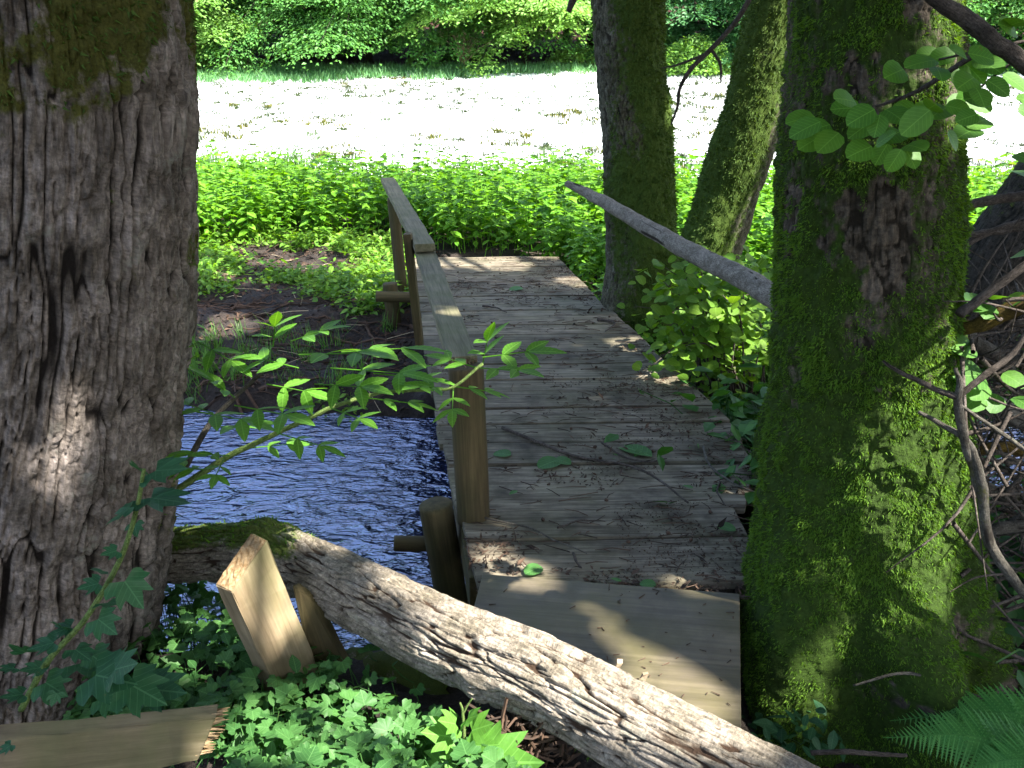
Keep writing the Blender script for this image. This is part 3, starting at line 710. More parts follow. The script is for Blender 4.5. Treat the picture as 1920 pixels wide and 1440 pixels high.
# plywood sheet laid on the near end
pl = [atz(905, 1076, .014), atz(1387, 1113, .014), atz(1390, 1375, .012), atz(1200, 1370, .012), atz(889, 1136, .014)]
bm = bmesh.new(); top = [bm.verts.new(tuple(p)) for p in pl]; bot = [bm.verts.new((p[0], p[1], p[2]-.016)) for p in pl]
bm.faces.new(top); bm.faces.new(bot[::-1])
for i in range(5): bm.faces.new([top[i], bot[i], bot[(i+1) % 5], top[(i+1) % 5]])
bmesh.ops.recalc_face_normals(bm, faces=bm.faces); bmesh.ops.bevel(bm, geom=list(bm.edges), offset=.002, segments=1, affect='EDGES')
tag(set_grain(link_bm('plywood_sheet', bm, M['ply']), (.99, -.14, 0)), 'muddy plywood sheet laid over the near end of the footbridge', 'board')
# earth step under the plywood
# ------------------------------------------------------------------ fallen log
ln = [(120, 1045, 2.72, 96), (300, 1042, 2.64, 100), (420, 1036, 2.58, 108), (500, 1038, 2.5, 118), (580, 1068, 2.4, 118), (700, 1128, 2.22, 130), (850, 1204, 2.0, 140), (1000, 1268, 1.84, 150), (1150, 1345, 1.70, 163), (1300, 1423, 1.58, 172), (1500, 1530, 1.44, 185), (1700, 1650, 1.33, 200)]
lp = np.array([at(a, b, D) for a, b, D, w_ in ln]); lr = np.array([w_/2*zc_at(b, D)/F_PX for a, b, D, w_ in ln])
path = crom(lp, 620); rad = np.interp(np.linspace(0, len(lr)-1, 620), np.arange(len(lr)), lr)
V, Q, N, tub = tube(path, rad, 240)
h = bark_height(tub+5, 0, 51, 35, 4.4, .34, 'log')
lmoss = np.clip(.15+.8*ss(.3, .9, N[:, 2])*ss(-.55, -.9, V[:, 0])+fbm(tub*np.array([7, 7, 4]), 4, 7)*.55-.35*N[:, 2]*ss(-.7, -.2, V[:, 0]), 0, 1)
kn = at(490, 975, 2.5); kd = np.exp(-((V-kn)**2).sum(1)/.06**2)*.035
kn2 = at(905, 1275, 1.86); kd2 = np.exp(-((V-kn2)**2).sum(1)/.045**2)*.03
V = V+N*((h-.65)*.021+kd+kd2+fbm(tub*np.array([6, 6, 3]), 3, 19)*.012)[:, None]
lg = thing('fallen_log', 'fallen log with flaking bark lying diagonally across the near end of the footbridge', 'log')
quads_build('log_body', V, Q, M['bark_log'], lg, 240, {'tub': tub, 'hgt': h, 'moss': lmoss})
wsel = np.clip(lmoss-.45, 0, 1); moss_tufts(V, np.stack([N[:, 0], N[:, 1]*0, N[:, 2]], -1), lmoss, 7000, M['moss'], lg, .012)
a = Acc()
for i in range(34):                                   # loose bark flakes and splinters at the knot
    e0 = kn2+rng.normal(0, .018, 3); e1 = e0+np.array([rng.normal(0, .012), rng.normal(-.012, .01), rng.normal(-.016, .012)])
    a.tube(np.array([e0, (e0+e1)/2+rng.normal(0, .002, 3), e1]), [.006, .005, .001], 4)
ko = a.build('knot', M['splinter'], lg); set_grain(ko, (0, 0, 1))
def branch_obj(name, px, mat, parent=None, nseg=10, n=40, moss=0.0, rough=.12, seed=0, wob=.5):
    """px: list of (x, y, D, width_px)"""
    P = np.array([at(a, b, D) for a, b, D, w_ in px]); rr = np.array([w_/2*zc_at(b, D)/F_PX for a, b, D, w_ in px])
    path = crom(P, n); path[1:-1] += fbm(path[1:-1]*18+seed, 2, seed)[:, None]*np.array([.5, .5, .8])*rr.mean()*wob
    rad = np.interp(np.linspace(0, len(rr)-1, n), np.arange(len(rr)), rr)
    V, Q, N, tub = tube(path, rad, nseg)
    V = V+N*(fbm(tub*np.array([1, 1, .5])/max(rr.mean(), .002)*1.3+seed, 3, seed)*rr.mean()*rough)[:, None]
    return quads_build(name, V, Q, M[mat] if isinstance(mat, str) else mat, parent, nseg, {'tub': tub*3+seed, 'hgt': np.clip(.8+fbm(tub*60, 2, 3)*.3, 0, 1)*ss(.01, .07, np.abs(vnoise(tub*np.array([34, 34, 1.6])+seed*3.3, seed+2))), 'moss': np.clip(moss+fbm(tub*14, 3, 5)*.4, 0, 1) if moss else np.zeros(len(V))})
# mossy lower log with an orange cut end, under the big log
o = branch_obj('short_log', [(560, 1300, 2.35, 70), (640, 1262, 2.3, 72), (760, 1256, 2.2, 76), (850, 1268, 2.12, 72)], 'bark_log', None, 48, 80, .75)
tag(o, 'short mossy log with an orange cut end lying under the big fallen log', 'log')

# ------------------------------------------------------------------ broken boards
def board_from(name, front, thick, mat, label, axis, bevel=.003, sub=8):
    """front: 4 corners A,B,C,D (world) round the front face, thick: vector to the back face"""
    A, B, C_, D_ = front; t = np.asarray(thick)
    c = [A, B, B+t, A+t, D_, C_, C_+t, D_+t]
    o = rough_box(name, c, M[mat], None, axis, bevel, sub); tag(o, label, 'timber', 'broken rail timbers'); return o
A = at(435, 1112, 1.98); B = at(502, 1013, 2.10); C_ = at(640, 1370, 2.16); D_ = at(560, 1390, 2.06)
board_from('broken_post', (A, B, C_, D_), np.array([-.055, .03, .006]), 'fresh', 'pale broken timber leaning up before the fallen log with its rough end on top', (B-C_)+(A-D_))
tk = np.array([-.055, .03, .006]); out = nrm(np.cross(B-A, tk)); out = out*np.sign(out[2]); bm = bmesh.new(); gx = 14; gy = 7
vg = [[bm.verts.new(tuple(A+(B-A)*(.02+.96*i/gx)+tk*(.03+.94*j/gy)+out*(.003+abs(random.gauss(0, .0022))))) for j in range(gy+1)] for i in range(gx+1)]
for i in range(gx):
    for j in range(gy): bm.faces.new([vg[i][j], vg[i+1][j], vg[i+1][j+1], vg[i][j+1]])
bmesh.ops.recalc_face_normals(bm, faces=bm.faces)
set_grain(link_bm('sawn_end', bm, M['splinter'], [o for o in sc.objects if o.name == 'broken_post'][0]), out)
A = at(548, 1098, 2.19); B = at(590, 1130, 2.22); C_ = at(715, 1385, 2.2); D_ = at(610, 1385, 2.17)
board_from('broken_board', (A, B, C_, D_), np.array([.01, .035, -.01]), 'post', 'board coloured shade-dark, propped directly behind the pale leaning timber', (B-C_)+(A-D_))  # shade behind the timber put into its dark wood colour
A = at(-40, 1392, 1.50); B = at(405, 1346, 1.66); C_ = at(372, 1424, 1.63); D_ = at(-60, 1520, 1.46)
board_from('broken_board', (A, D_, C_, B), np.array([-.004, .035, .012]), 'old_board', 'stained board lying at the foot of the grey furrowed trunk with a splintered right end', B-A)
a = Acc()
for i in range(60):
    s = random.random(); e0 = B*(1-s)+C_*s+np.array([-.01, random.uniform(0, .035), random.uniform(0, .01)]); L_ = random.uniform(.01, .04)
    e1 = e0+nrm(B-A)*L_+rng.normal(0, .003, 3); a.tube(np.array([e0, (e0+e1)/2, e1]), [.004, .003, .0006], 4)
# splintered end is a part of that board
lastb = [o for o in sc.objects if o.name.startswith('broken_board')][-1]
e = a.build('splintered_end', M['splinter'], lastb); set_grain(e, B-A)
A = at(1742, 1312, 2.12); B = at(1990, 1392, 1.98); C_ = at(1990, 1440, 1.98); D_ = at(1742, 1352, 2.12)
board_from('broken_board', (A, D_, C_, B), np.array([.02, .07, .006]), 'old_board', 'brown plank lying behind the fern at the foot of the stout mossy trunk', B-A)

# ------------------------------------------------------------------ dead poles and the branch tangle on the right
o = branch_obj('dead_pole', [(1063, 344, 5.3, 12), (1120, 372, 5.1, 22), (1210, 424, 4.7, 30), (1300, 475, 4.3, 36), (1400, 525, 3.9, 42), (1450, 556, 3.7, 46), (1560, 615, 3.4, 48)], 'dead_wood', None, 24, 120, 0, .06, 2, .1)
tag(o, 'bare grey dead pole slanting across the straight alder trunk', 'pole')
TANG = [
 ([(1700, 505, 3.0, 26), (1790, 557, 2.9, 27), (1860, 585, 2.85, 26), (1960, 612, 2.8, 24)], 'dead_wood', 'pale dead branch poking out highest from behind the right side of the stout mossy trunk'),
 ([(1780, 610, 2.55, 32), (1850, 660, 2.6, 32), (1930, 740, 2.6, 30)], 'twig_grey', 'thick grey dead branch sloping down to the right below the yellow lichened one'),
 ([(1770, 625, 2.3, 10), (1795, 618, 2.3, 22), (1850, 602, 2.25, 30), (1940, 560, 2.2, 36)], 'twig_yellow', 'yellow lichened branch with a broken tip in front of the dark leaning trunk'),
 ([(1780, 660, 2.7, 26), (1850, 676, 2.75, 26), (1960, 690, 2.8, 22)], 'twig_grey', 'mossy grey branch lying level beneath the yellow lichened branch'),
 ([(1840, 752, 2.9, 40), (1900, 775, 2.9, 44), (1990, 800, 2.9, 46)], 'dead_wood', 'stout pale log end jutting in at the right below the round leaves'),
 ([(1785, 410, 3.2, 10), (1800, 392, 3.2, 16), (1850, 378, 3.2, 18), (1960, 360, 3.2, 20)], 'twig_dark', 'dark curved branch reaching right over the nettles just above the dark leaning trunk foot'),
 ([(1770, 440, 3.3, 10), (1840, 438, 3.3, 14), (1960, 418, 3.3, 12)], 'twig_dark', 'thin dark branch running level across the dark leaning trunk'),
 ([(1790, 480, 3.3, 6), (1840, 442, 3.3, 12), (1960, 400, 3.3, 14)], 'twig_dark', 'dark forked branch rising to the right across the dark leaning trunk'),
 ([(1798, 590, 2.1, 20), (1850, 550, 2.1, 18), (1960, 468, 2.1, 15)], 'twig_dark', 'dark straight branch rising to the right past the yellow lichened tip'),
 ([(1655, 676, 2.08, 5), (1700, 705, 2.05, 9), (1760, 733, 2.02, 11), (1795, 745, 2.0, 14)], 'twig_dark', 'dead twig crossing the sunlit moss patch, the upper of two'),
 ([(1722, 772, 2.06, 6), (1770, 800, 2.03, 10), (1818, 835, 2.0, 14), (1840, 905, 1.98, 18), (1848, 990, 1.96, 20), (1870, 1045, 1.95, 20), (1960, 1160, 1.92, 18)], 'twig_grey', 'knobbly grey branch bending downward in front of the dark stream at the right'),
 ([(1792, 690, 2.0, 6), (1800, 720, 2.0, 12), (1797, 760, 2.0, 16), (1810, 830, 2.0, 16), (1838, 930, 1.99, 14)], 'twig_grey', 'upright dead twig in front of the right edge of the sunlit moss'),
 ([(1795, 745, 2.0, 12), (1850, 700, 2.0, 13), (1900, 660, 2.0, 12), (1960, 560, 2.0, 10)], 'twig_dark', 'slender dark twig rising to the right from the knot of upright twigs'),
 ([(1800, 760, 2.05, 6), (1860, 800, 2.05, 8), (1960, 870, 2.05, 8)], 'twig_grey', 'thin twig sloping down to the right from the knot of upright twigs'),
 ([(1785, 870, 2.6, 22), (1850, 915, 2.6, 24), (1960, 950, 2.6, 20)], 'twig_grey', 'grey branch sloping into the stream behind the knobbly branch'),
 ([(1830, 1005, 2.4, 30), (1880, 990, 2.4, 26), (1990, 975, 2.4, 24)], 'twig_grey', 'dull brown branch lying level over the dark water at the right'),
 ([(1800, 1040, 2.4, 20), (1860, 1000, 2.4, 16), (1960, 940, 2.5, 12)], 'twig_grey', 'grey branch propped upward over the dark water'),
 ([(1815, 1150, 2.5, 36), (1880, 1172, 2.5, 38), (1990, 1200, 2.5, 40)], 'twig_grey', 'thick mossy branch lying low beside the foot of the stout mossy trunk'),
 ([(1790, 860, 2.5, 10), (1880, 838, 2.5, 22), (1990, 872, 2.5, 22)], 'twig_yellow', 'ochre branch half hidden in the tangle above the dark water'),
 ([(1600, 1285, 2.0, 4), (1700, 1262, 1.95, 6), (1800, 1295, 1.95, 6), (1960, 1350, 1.95, 6)], 'twig_grey', 'thin pale twig trailing across the mossy root'),
 ([(1520, 1412, 1.66, 9), (1600, 1410, 1.64, 10), (1700, 1416, 1.64, 7)], 'twig_dark', 'small dark twig on the bare soil beside the fern tips'),
]
for k, (pp, mt, lb) in enumerate(TANG):
    o = branch_obj('dead_branch', pp, mt, None, 10, 40, .25 if mt == 'twig_grey' else 0, .22, k+3)
    tag(o, lb, 'branch', 'dead branches right of the mossy trunk')
a = Acc(); rr = np.random.default_rng(4)
for i in range(330):
    bx, by = rr.uniform(1785, 1960), rr.uniform(560, 1290); D = rr.uniform(2.1, 3.4); p = at(bx, by, D)
    if p[2] < -.5: p[2] = -.45
    dv = nrm(np.array([rr.normal(.5, .8), rr.normal(0, .5), rr.normal(.05, .45)])); L_ = rr.uniform(.2, .7)
    if p[0] < 1.35 and dv[0] < 0: dv[0] *= -1
    q = p+dv*L_; m_ = (p+q)/2+rr.normal(0, .04, 3); a.tube(crom([p, m_, q], 9), np.linspace(rr.uniform(.003, .009), .0015, 9), 5)
for i in range(260):
    bx, by = rr.uniform(1780, 1960), rr.uniform(600, 1300); p = at(bx, by, rr.uniform(2.3, 3.8)); p[2] = max(p[2], -.5); dv = nrm(np.array([rr.normal(.2, .8), rr.normal(0, .6), rr.normal(.25, .45)])); L_ = rr.uniform(.12, .45)
    if p[0] < 1.4: dv[0] = abs(dv[0])
    a.tube(crom([p, p+dv*L_*.5+rr.normal(0, .03, 3), p+dv*L_+rr.normal(0, .05, 3)], 7), np.linspace(.003, .001, 7), 4)
o = a.build('brushwood', M['twig_dark'], None, True); o['kind'] = 'stuff'; o['label'] = 'tangle of thin dead twigs over the dark stream at the right'
me = o.data; nv = len(me.vertices); cc = np.empty(nv*3, np.float32); me.vertices.foreach_get('co', cc)
me.attributes.new('tub', 'FLOAT_VECTOR', 'POINT').data.foreach_set('vector', cc); me.attributes.new('hgt', 'FLOAT', 'POINT').data.foreach_set('value', np.ones(nv, np.float32)); me.attributes.new('moss', 'FLOAT', 'POINT').data.foreach_set('value', np.full(nv, .1, np.float32))

# ------------------------------------------------------------------ leafy branches
def leaf_child(name, tpl, entries, mat, parent):
    """entries: list of (base point, tip point, up vector)"""
    a = Acc(); p = np.array([e[0] for e in entries]); q = np.array([e[1] for e in entries]); up = np.array([e[2] for e in entries])
    f = q-p; L_ = np.linalg.norm(f, axis=1)
    a.inst(tpl, p, frame(f, nrm(up)), L_); return a.build(name, mat, parent, True)
# aspen twig at the top right
tw = thing('leafy_branch', 'twig of round green leaves hanging across the upper part of the stout mossy trunk', 'branch', 'leafy branches over the stream')
branch_obj('twig', [(1715, -30, 1.75, 24), (1790, 22, 1.75, 30), (1850, 70, 1.75, 33), (1890, 95, 1.75, 33), (1960, 150, 1.75, 32)], 'twig_dark', tw, 14, 50, 0, .1, 2)
branch_obj('twig', [(1865, 82, 1.75, 12), (1800, 120, 1.8, 10), (1755, 150, 1.83, 10), (1700, 180, 1.86, 8), (1640, 200, 1.88, 5)], 'twig_dark', tw, 8, 40, 0, .15, 3)
branch_obj('twig', [(1930, 75, 1.8, 6), (1870, 88, 1.8, 5), (1760, 112, 1.85, 4)], 'twig_dark', tw, 6, 24, 0, .1, 5)
branch_obj('twig', [(1930, 95, 1.8, 6), (1880, 130, 1.82, 5), (1830, 170, 1.85, 4)], 'twig_dark', tw, 6, 24, 0, .1, 6)
LV = [(1625, 200, 1570, 178), (1600, 210, 1475, 225), (1570, 215, 1480, 252), (1590, 225, 1510, 245), (1600, 225, 1500, 275), (1640, 205, 1590, 230), (1650, 205, 1560, 200), (1620, 215, 1660, 240), (1590, 235, 1535, 280), (1640, 225, 1590, 255), (1650, 215, 1640, 255), (1660, 205, 1700, 225), (1735, 200, 1675, 215), (1745, 205, 1690, 250), (1760, 195, 1720, 215), (1790, 195, 1745, 215), (1785, 200, 1820, 205), (1770, 200, 1835, 190), (1740, 205, 1760, 190), (1660, 265, 1592, 290), (1665, 268, 1640, 308), (1655, 262, 1675, 245), (1700, 272, 1735, 275), (1695, 275, 1720, 312), (1690, 280, 1665, 322), (1665, 255, 1690, 262), (1700, 240, 1660, 260),
      (1760, 112, 1700, 118), (1765, 105, 1722, 95), (1755, 125, 1770, 145), (1700, 128, 1665, 140), (1790, 100, 1745, 110), (1810, 105, 1785, 85), (1830, 110, 1880, 130), (1800, 112, 1850, 150), (1815, 100, 1870, 108), (1820, 130, 1790, 150), (1835, 140, 1800, 160), (1850, 150, 1895, 175), (1840, 165, 1795, 185), (1830, 165, 1850, 195), (1870, 185, 1815, 180), (1815, 190, 1865, 200), (1830, 215, 1795, 225), (1860, 220, 1820, 232), (1835, 240, 1800, 250), (1790, 265, 1800, 280), (1880, 140, 1930, 165), (1890, 50, 1930, 30), (1905, 60, 1880, 40), (1910, 205, 1945, 215), (1905, 290, 1940, 300), (1900, 320, 1945, 330), (1915, 185, 1950, 190)]
ents = []
for k, (a0, b0, a1, b1) in enumerate(LV):
    D = 1.86+.1*math.sin(k*2.3)-.0004*(a0-1600); p = at(a0, b0, D); v = at(a1, b1, D-.03-.03*math.cos(k*1.7))
    ll = min(max(np.linalg.norm(v-p), .045), .066); v, p = v, v-nrm(v-p)*ll
    ents.append((p, v, np.array([.25*math.sin(k*1.1), -.75+.3*math.sin(k), .75])))
leaf_child('foliage', LF_ROUND, ents, M['leaf_aspen'], tw)
# round leaves hanging lower down on the right edge
tw2 = thing('leafy_branch', 'few large round leaves hanging low at the right among dead twigs', 'branch', 'leafy branches over the stream')
ents = []
for k, (a0, b0, a1, b1) in enumerate([(1850, 720, 1800, 730), (1840, 740, 1810, 762), (1870, 740, 1860, 770), (1845, 705, 1795, 700), (1880, 700, 1920, 720), (1900, 745, 1930, 760), (1845, 560, 1820, 575), (1860, 562, 1885, 552), (1880, 572, 1915, 555), (1855, 570, 1850, 590), (1835, 570, 1818, 560), (1825, 650, 1790, 648), (1900, 480, 1930, 470)]):
    p = at(a0, b0, 2.25); v = at(a1, b1, 2.2); v = p+nrm(v-p)*max(.07, np.linalg.norm(v-p)); ents.append((p, v, np.array([.1*math.sin(k*3), -.7, .8])))
leaf_child('foliage', LF_ROUND, ents, M['leaf_aspen'], tw2)
branch_obj('twig', [(1960, 640, 2.27, 7), (1890, 690, 2.27, 6), (1845, 715, 2.27, 4), (1830, 745, 2.27, 3)], 'twig_dark', tw2, 6, 24)
# dead hanging twig in front of the straight alder
dt = thing('dead_branch', 'thin dead twig with forked drooping tips hanging between the straight and the leaning trunk', 'branch', 'leafy branches over the stream')
branch_obj('twig', [(1420, -30, 3.4, 11), (1380, 40, 3.4, 10), (1330, 95, 3.4, 9), (1295, 130, 3.4, 8), (1275, 165, 3.4, 7), (1270, 200, 3.4, 6), (1258, 235, 3.4, 3)], 'twig_dark', dt, 7, 50, 0, .2, 3)
branch_obj('twig', [(1333, 92, 3.4, 6), (1350, 120, 3.4, 6), (1352, 155, 3.4, 3)], 'twig_dark', dt, 6, 20, 0, .2, 4)
branch_obj('twig', [(1320, 103, 3.4, 5), (1270, 122, 3.4, 4), (1240, 128, 3.4, 2)], 'twig_dark', dt, 6, 20, 0, .2, 5)
o = branch_obj('dead_branch', [(1082, -20, 4, 16), (1072, 5, 4, 14), (1066, 22, 4, 10)], 'twig_dark', None, 8, 20); tag(o, 'short broken branch stub hanging at the top beside the straight alder', 'branch', 'leafy branches over the stream')

# elder branch over the water (compound leaves)
el = thing('elder_branch', 'elder branch with pointed compound leaves stretching over the stream to the cut-off post', 'branch', 'leafy branches over the stream')
branch_obj('twig', [(250, 985, 2.5, 14), (330, 920, 2.48, 13), (430, 855, 2.45, 12), (520, 812, 2.42, 10), (620, 765, 2.4, 9), (710, 738, 2.4, 7), (800, 730, 2.4, 6), (848, 727, 2.4, 6), (905, 682, 2.4, 6)], 'twig_green', el, 8, 60, 0, .05, 1)
branch_obj('twig', [(340, 890, 2.55, 12), (390, 800, 2.55, 11), (440, 745, 2.55, 9), (500, 690, 2.55, 7)], 'drystalk' if False else 'twig_grey', el, 8, 40, 0, .05, 2)
CL = [(512, 650, 512, 585, .9), (545, 640, 610, 600, .9), (560, 665, 700, 640, 1.25), (640, 660, 790, 650, 1.3), (620, 690, 790, 690, 1.15), (560, 690, 480, 660, .9), (590, 720, 700, 715, 1.0), (440, 745, 400, 690, .9), (500, 720, 590, 745, 1.0), (440, 760, 560, 775, 1.0), (400, 775, 340, 745, .9), (410, 800, 480, 770, .9), (680, 745, 790, 770, .8), (620, 765, 690, 790, .7), (905, 682, 912, 615, .95), (905, 670, 1010, 645, 1.05), (900, 690, 990, 680, .85), (895, 690, 830, 660, .8), (850, 728, 848, 790, .7), (855, 725, 925, 745, .7), (830, 728, 780, 705, .8), (700, 700, 830, 715, .9), (520, 812, 620, 855, .75), (430, 855, 350, 820, .8), (470, 840, 560, 830, .7), (420, 860, 400, 900, .6), (385, 880, 330, 880, .7), (370, 640, 450, 700, .9), (360, 700, 330, 640, .9), (360, 770, 480, 800, 1.0)]
ents = []; rach = Acc()
for k, (a0, b0, a1, b1, s) in enumerate(CL):
    D = 2.38+.12*math.sin(k*1.9); p = at(a0, b0, D); q = at(a1, b1, D-.06+.1*math.sin(k*2.7)); ax = q-p; L_ = np.linalg.norm(ax); ax = nrm(ax)
    ax[2] *= .6; ax = nrm(ax); q = p+ax*L_*.8; up = nrm(np.array([.2*math.sin(k*1.3), -.12+.15*math.sin(k*.7), .97])); sd = nrm(np.cross(ax, up)); ll = .098*s
    rach.tube(np.array([p, (p+q)/2, q]), [.0022, .002, .0015], 5)
    tip = nrm(ax+np.array([0, 0, -.06])); ents.append((q, q+tip*ll*1.1, up))
    for t_ in (.95, .45):
        for sg in (-1, 1):
            b_ = p+(q-p)*t_; dv = nrm(ax*.55+sd*sg*.8+rng.normal(0, .10, 3)+np.array([0, 0, -.04])); ents.append((b_, b_+dv*ll*rng.uniform(.85, 1.05), up+rng.normal(0, .18, 3)))
leaf_child('foliage', LF_TOOTH, ents, M['leaf_elder'], el)
ro_ = rach.build('leaf_stalks', M['leaf_elder'], el); ro_.name = 'stalk'; ro_['kind'] = 'stuff'

# maple sapling, close to the lens at the left
sp = thing('maple_sapling', 'young sapling with dark lobed leaves growing in front of the grey furrowed trunk', 'sapling')
branch_obj('stem', [(40, 1330, 1.45, 12), (90, 1240, 1.42, 12), (160, 1160, 1.4, 11), (220, 1060, 1.38, 10), (252, 970, 1.37, 9), (270, 880, 1.36, 7)], 'twig_green', sp, 10, 40, 0, .05)
ents = []
for k, (a0, b0, a1, b1) in enumerate([(270, 885, 385, 872), (268, 890, 240, 850), (262, 940, 170, 1000), (250, 975, 260, 1020), (200, 1090, 120, 1110), (220, 1070, 290, 1170), (170, 1150, 240, 1205), (150, 1170, 60, 1200), (120, 1200, 20, 1225), (130, 1210, 190, 1250), (100, 1230, 40, 1290), (150, 1260, 300, 1290), (220, 1270, 350, 1340), (70, 1270, 150, 1320), (60, 1300, -30, 1310), (255, 930, 400, 945), (130, 1240, 260, 1250), (40, 1250, -30, 1260), (30, 1390, -20, 1425), (180, 1300, 250, 1345), (230, 1030, 170, 1045), (215, 1080, 150, 1060), (140, 1190, 80, 1150), (190, 1130, 250, 1130), (90, 1250, 10, 1260), (160, 1220, 230, 1270), (200, 1260, 280, 1235), (110, 1290, 90, 1340), (250, 1290, 390, 1300), (60, 1230, 0, 1195)]):
    D = 1.40+.05*math.sin(k*2.1); p = at(a0, b0, D); q = at(a1, b1, D-.04); 
    q = p+(q-p)*.72
    ents.append((p, q, np.array([.3*math.sin(k*1.7), -.22+.3*math.sin(k*.9), .95])))
leaf_child('foliage', LF_LOBED, ents, M['leaf_maple'], sp)

# hazel shrub between deck and trunks on the right
sh = thing('shrub', 'bushy shrub with rounded light green leaves growing out over the right edge of the deck', 'shrub', 'shrubs')
rr = np.random.default_rng(21); ents = []; stems = []
for i in range(30):
    ex, ey = rr.uniform(1185, 1450), rr.uniform(475, 760)
    if ey > 680 and ex > 1400: ey -= 60
    if ex < 1240 and ey < 540: ex += 60
    stems.append((ex, ey))
stems += [(1220, 720), (1260, 735), (1330, 735), (1215, 690), (1290, 640), (1250, 585), (1195, 575), (1400, 600), (1350, 590), (1430, 640), (1380, 690)]
for k, (ex, ey) in enumerate(stems):
    D = rr.uniform(4.4, 5.2); q = at(ex, ey, D); b = np.array([1.35+rr.normal(0, .12), 4.9+rr.normal(0, .12), -.3])
    mid_ = (b+q)/2+np.array([rr.normal(0, .06), rr.normal(0, .06), .22]); pth = crom([b, mid_, q], 14)
    V, Q, N, tub = tube(pth, np.linspace(.008, .0025, 14), 5)
    quads_build('stem', V, Q, M['twig_dark'], sh, None, {'tub': tub, 'hgt': np.ones(len(V)), 'moss': np.zeros(len(V))})
    for j in range(26):
        c = pth[rr.integers(7, 14)]+rr.normal(0, .075, 3)*np.array([1.2, 1, .7]); az = rr.uniform(0, 6.28)
        dv = nrm(np.array([math.cos(az), math.sin(az)-.3, rr.normal(-.25, .25)])); ents.append((c, c+dv*rr.uniform(.045, .085), nrm(np.array([rr.normal(0, .35), -.4+rr.normal(0, .35), 1]))))
leaf_child('foliage', LF_ROUND2, ents, M['leaf_shrub'], sh)

# fern at the bottom right
fe = thing('fern', 'bright green fern with feathery fronds in the corner by the mossy root', 'fern')
def frond(p0, p1, p2, nmax, width, seed):
    path = crom([p0, p1, p2], 60)[::2]; path = crom(path, 44); a = Acc(); a.tube(path, np.linspace(.004, .001, 44), 5); r_ = np.random.default_rng(seed)
    T = nrm(np.gradient(path, axis=0)); up0 = nrm(np.array([0.05, -.5, 1.0])); P_, F_, U_, S_ = [], [], [], []
    for i in range(2, 44):
        t_ = i/43; ln_ = width*(min(1, (1-t_)*1.9+.03))*(.75+.25*min(1, t_*4)); sd = nrm(np.cross(T[i], up0)); up = nrm(np.cross(sd, T[i]))
        for sg in (-1, 1):
            dv = nrm(sd*sg+T[i]*.42-np.array([0, 0, .18])+r_.normal(0, .04, 3)); P_.append(path[i]); F_.append(dv); U_.append(up+r_.normal(0, .1, 3)); S_.append(ln_)
    a.inst(LF_PINNA, np.array(P_), frame(np.array(F_), nrm(np.array(U_))), np.array(S_)); return a
for k, (pa, pb_, pc, wd) in enumerate([((2080, 1490, 1.62), (1850, 1385, 1.72), (1650, 1383, 1.78), .112), ((2080, 1380, 1.72), (1880, 1335, 1.82), (1662, 1352, 1.9), .11), ((2100, 1560, 1.55), (1960, 1430, 1.62), (1800, 1440, 1.66), .12)]):
    frond(at(*pa), at(*pb_), at(*pc), 40, wd, k).build('frond', M['leaf_fern'], fe)

# garlic mustard with big bright leaves at the bottom
gm = thing('wild_mustard', 'bright broad-leaved weed catching the sun in front of the fallen log', 'plant')
branch_obj('stem', [(880, 1500, 1.62, 9), (872, 1400, 1.62, 9), (868, 1340, 1.62, 6), (862, 1318, 1.62, 4)], 'twig_green', gm, 6, 24, 0, .05)
branch_obj('stem', [(866, 1345, 1.62, 4), (875, 1325, 1.62, 4), (885, 1310, 1.62, 3)], 'twig_green', gm, 6, 24, 0, .05)
ents = []
for k, (a0, b0, a1, b1) in enumerate([(865, 1385, 790, 1372), (870, 1375, 925, 1355), (870, 1430, 1020, 1428), (868, 1430, 780, 1445), (870, 1400, 935, 1395), (866, 1360, 822, 1350), (870, 1440, 900, 1500), (870, 1350, 895, 1340)]):
    p = at(a0, b0, 1.62); q = at(a1, b1, 1.58); ents.append((p, q, np.array([.2*math.sin(k*2), -.5, 1])))
leaf_child('foliage', LF_LOBED, ents, M['leaf_mustard'], gm)

# ------------------------------------------------------------------ ground cover near the camera (currant / ivy leaves on thin stalks)
def inside_keep(P):
    return (P[:, 0] > -2.2)
a = Acc(); rr = np.random.default_rng(31)
pts = []
for i in range(3000):
    u = rr.uniform()
    px, py = rr.uniform(150, 1000), rr.uniform(1085, 1470)
    lim = 1110+.45*(px-420)      # stay left of / below the log
    if px > 520 and py < lim+62: continue
    if px > 880 and py < 1330: continue
    if py < 1180 and px < 300: continue
    D = float(np.interp(py, [1085, 1180, 1300, 1440], [2.75, 2.5, 2.05, 1.62]))+rr.uniform(-.16, .10)
    if 150 < px < 430 and py > 1300: D = max(D, 1.85)
    p = at(px, py, D); pts.append(p)
pts = np.array(pts); g = hgt(pts[:, 0], pts[:, 1])
low_ = pts[:, 2] < g+.02; pts[low_, 2] = g[low_]+rr.uniform(.02, .14, int(low_.sum()))
n = len(pts); sz = rr.uniform(.032, .082, n); ov = rr.uniform(size=n) < .3; fr_ = flat_frames(n, .42, rr)
a.inst(LF_CURRANT, pts[~ov], fr_[~ov], sz[~ov]); a.inst(LF_OVAL, pts[ov], fr_[ov], sz[ov]*.9)
for p in pts[::2]:
    gz = min(hz(p[0], p[1]), p[2]-.03); b = np.array([p[0]+rr.normal(0, .04), p[1]+rr.normal(0, .04), max(gz, p[2]-.25)]); a.tube(crom([b, (b+p)/2+rr.normal(0, .012, 3), p], 6), np.full(6, .0016), 4)
o = a.build('undergrowth', M['leaf_currant'], None, True); o['kind'] = 'stuff'; o['label'] = 'low carpet of lobed leaves in front of the fallen log'
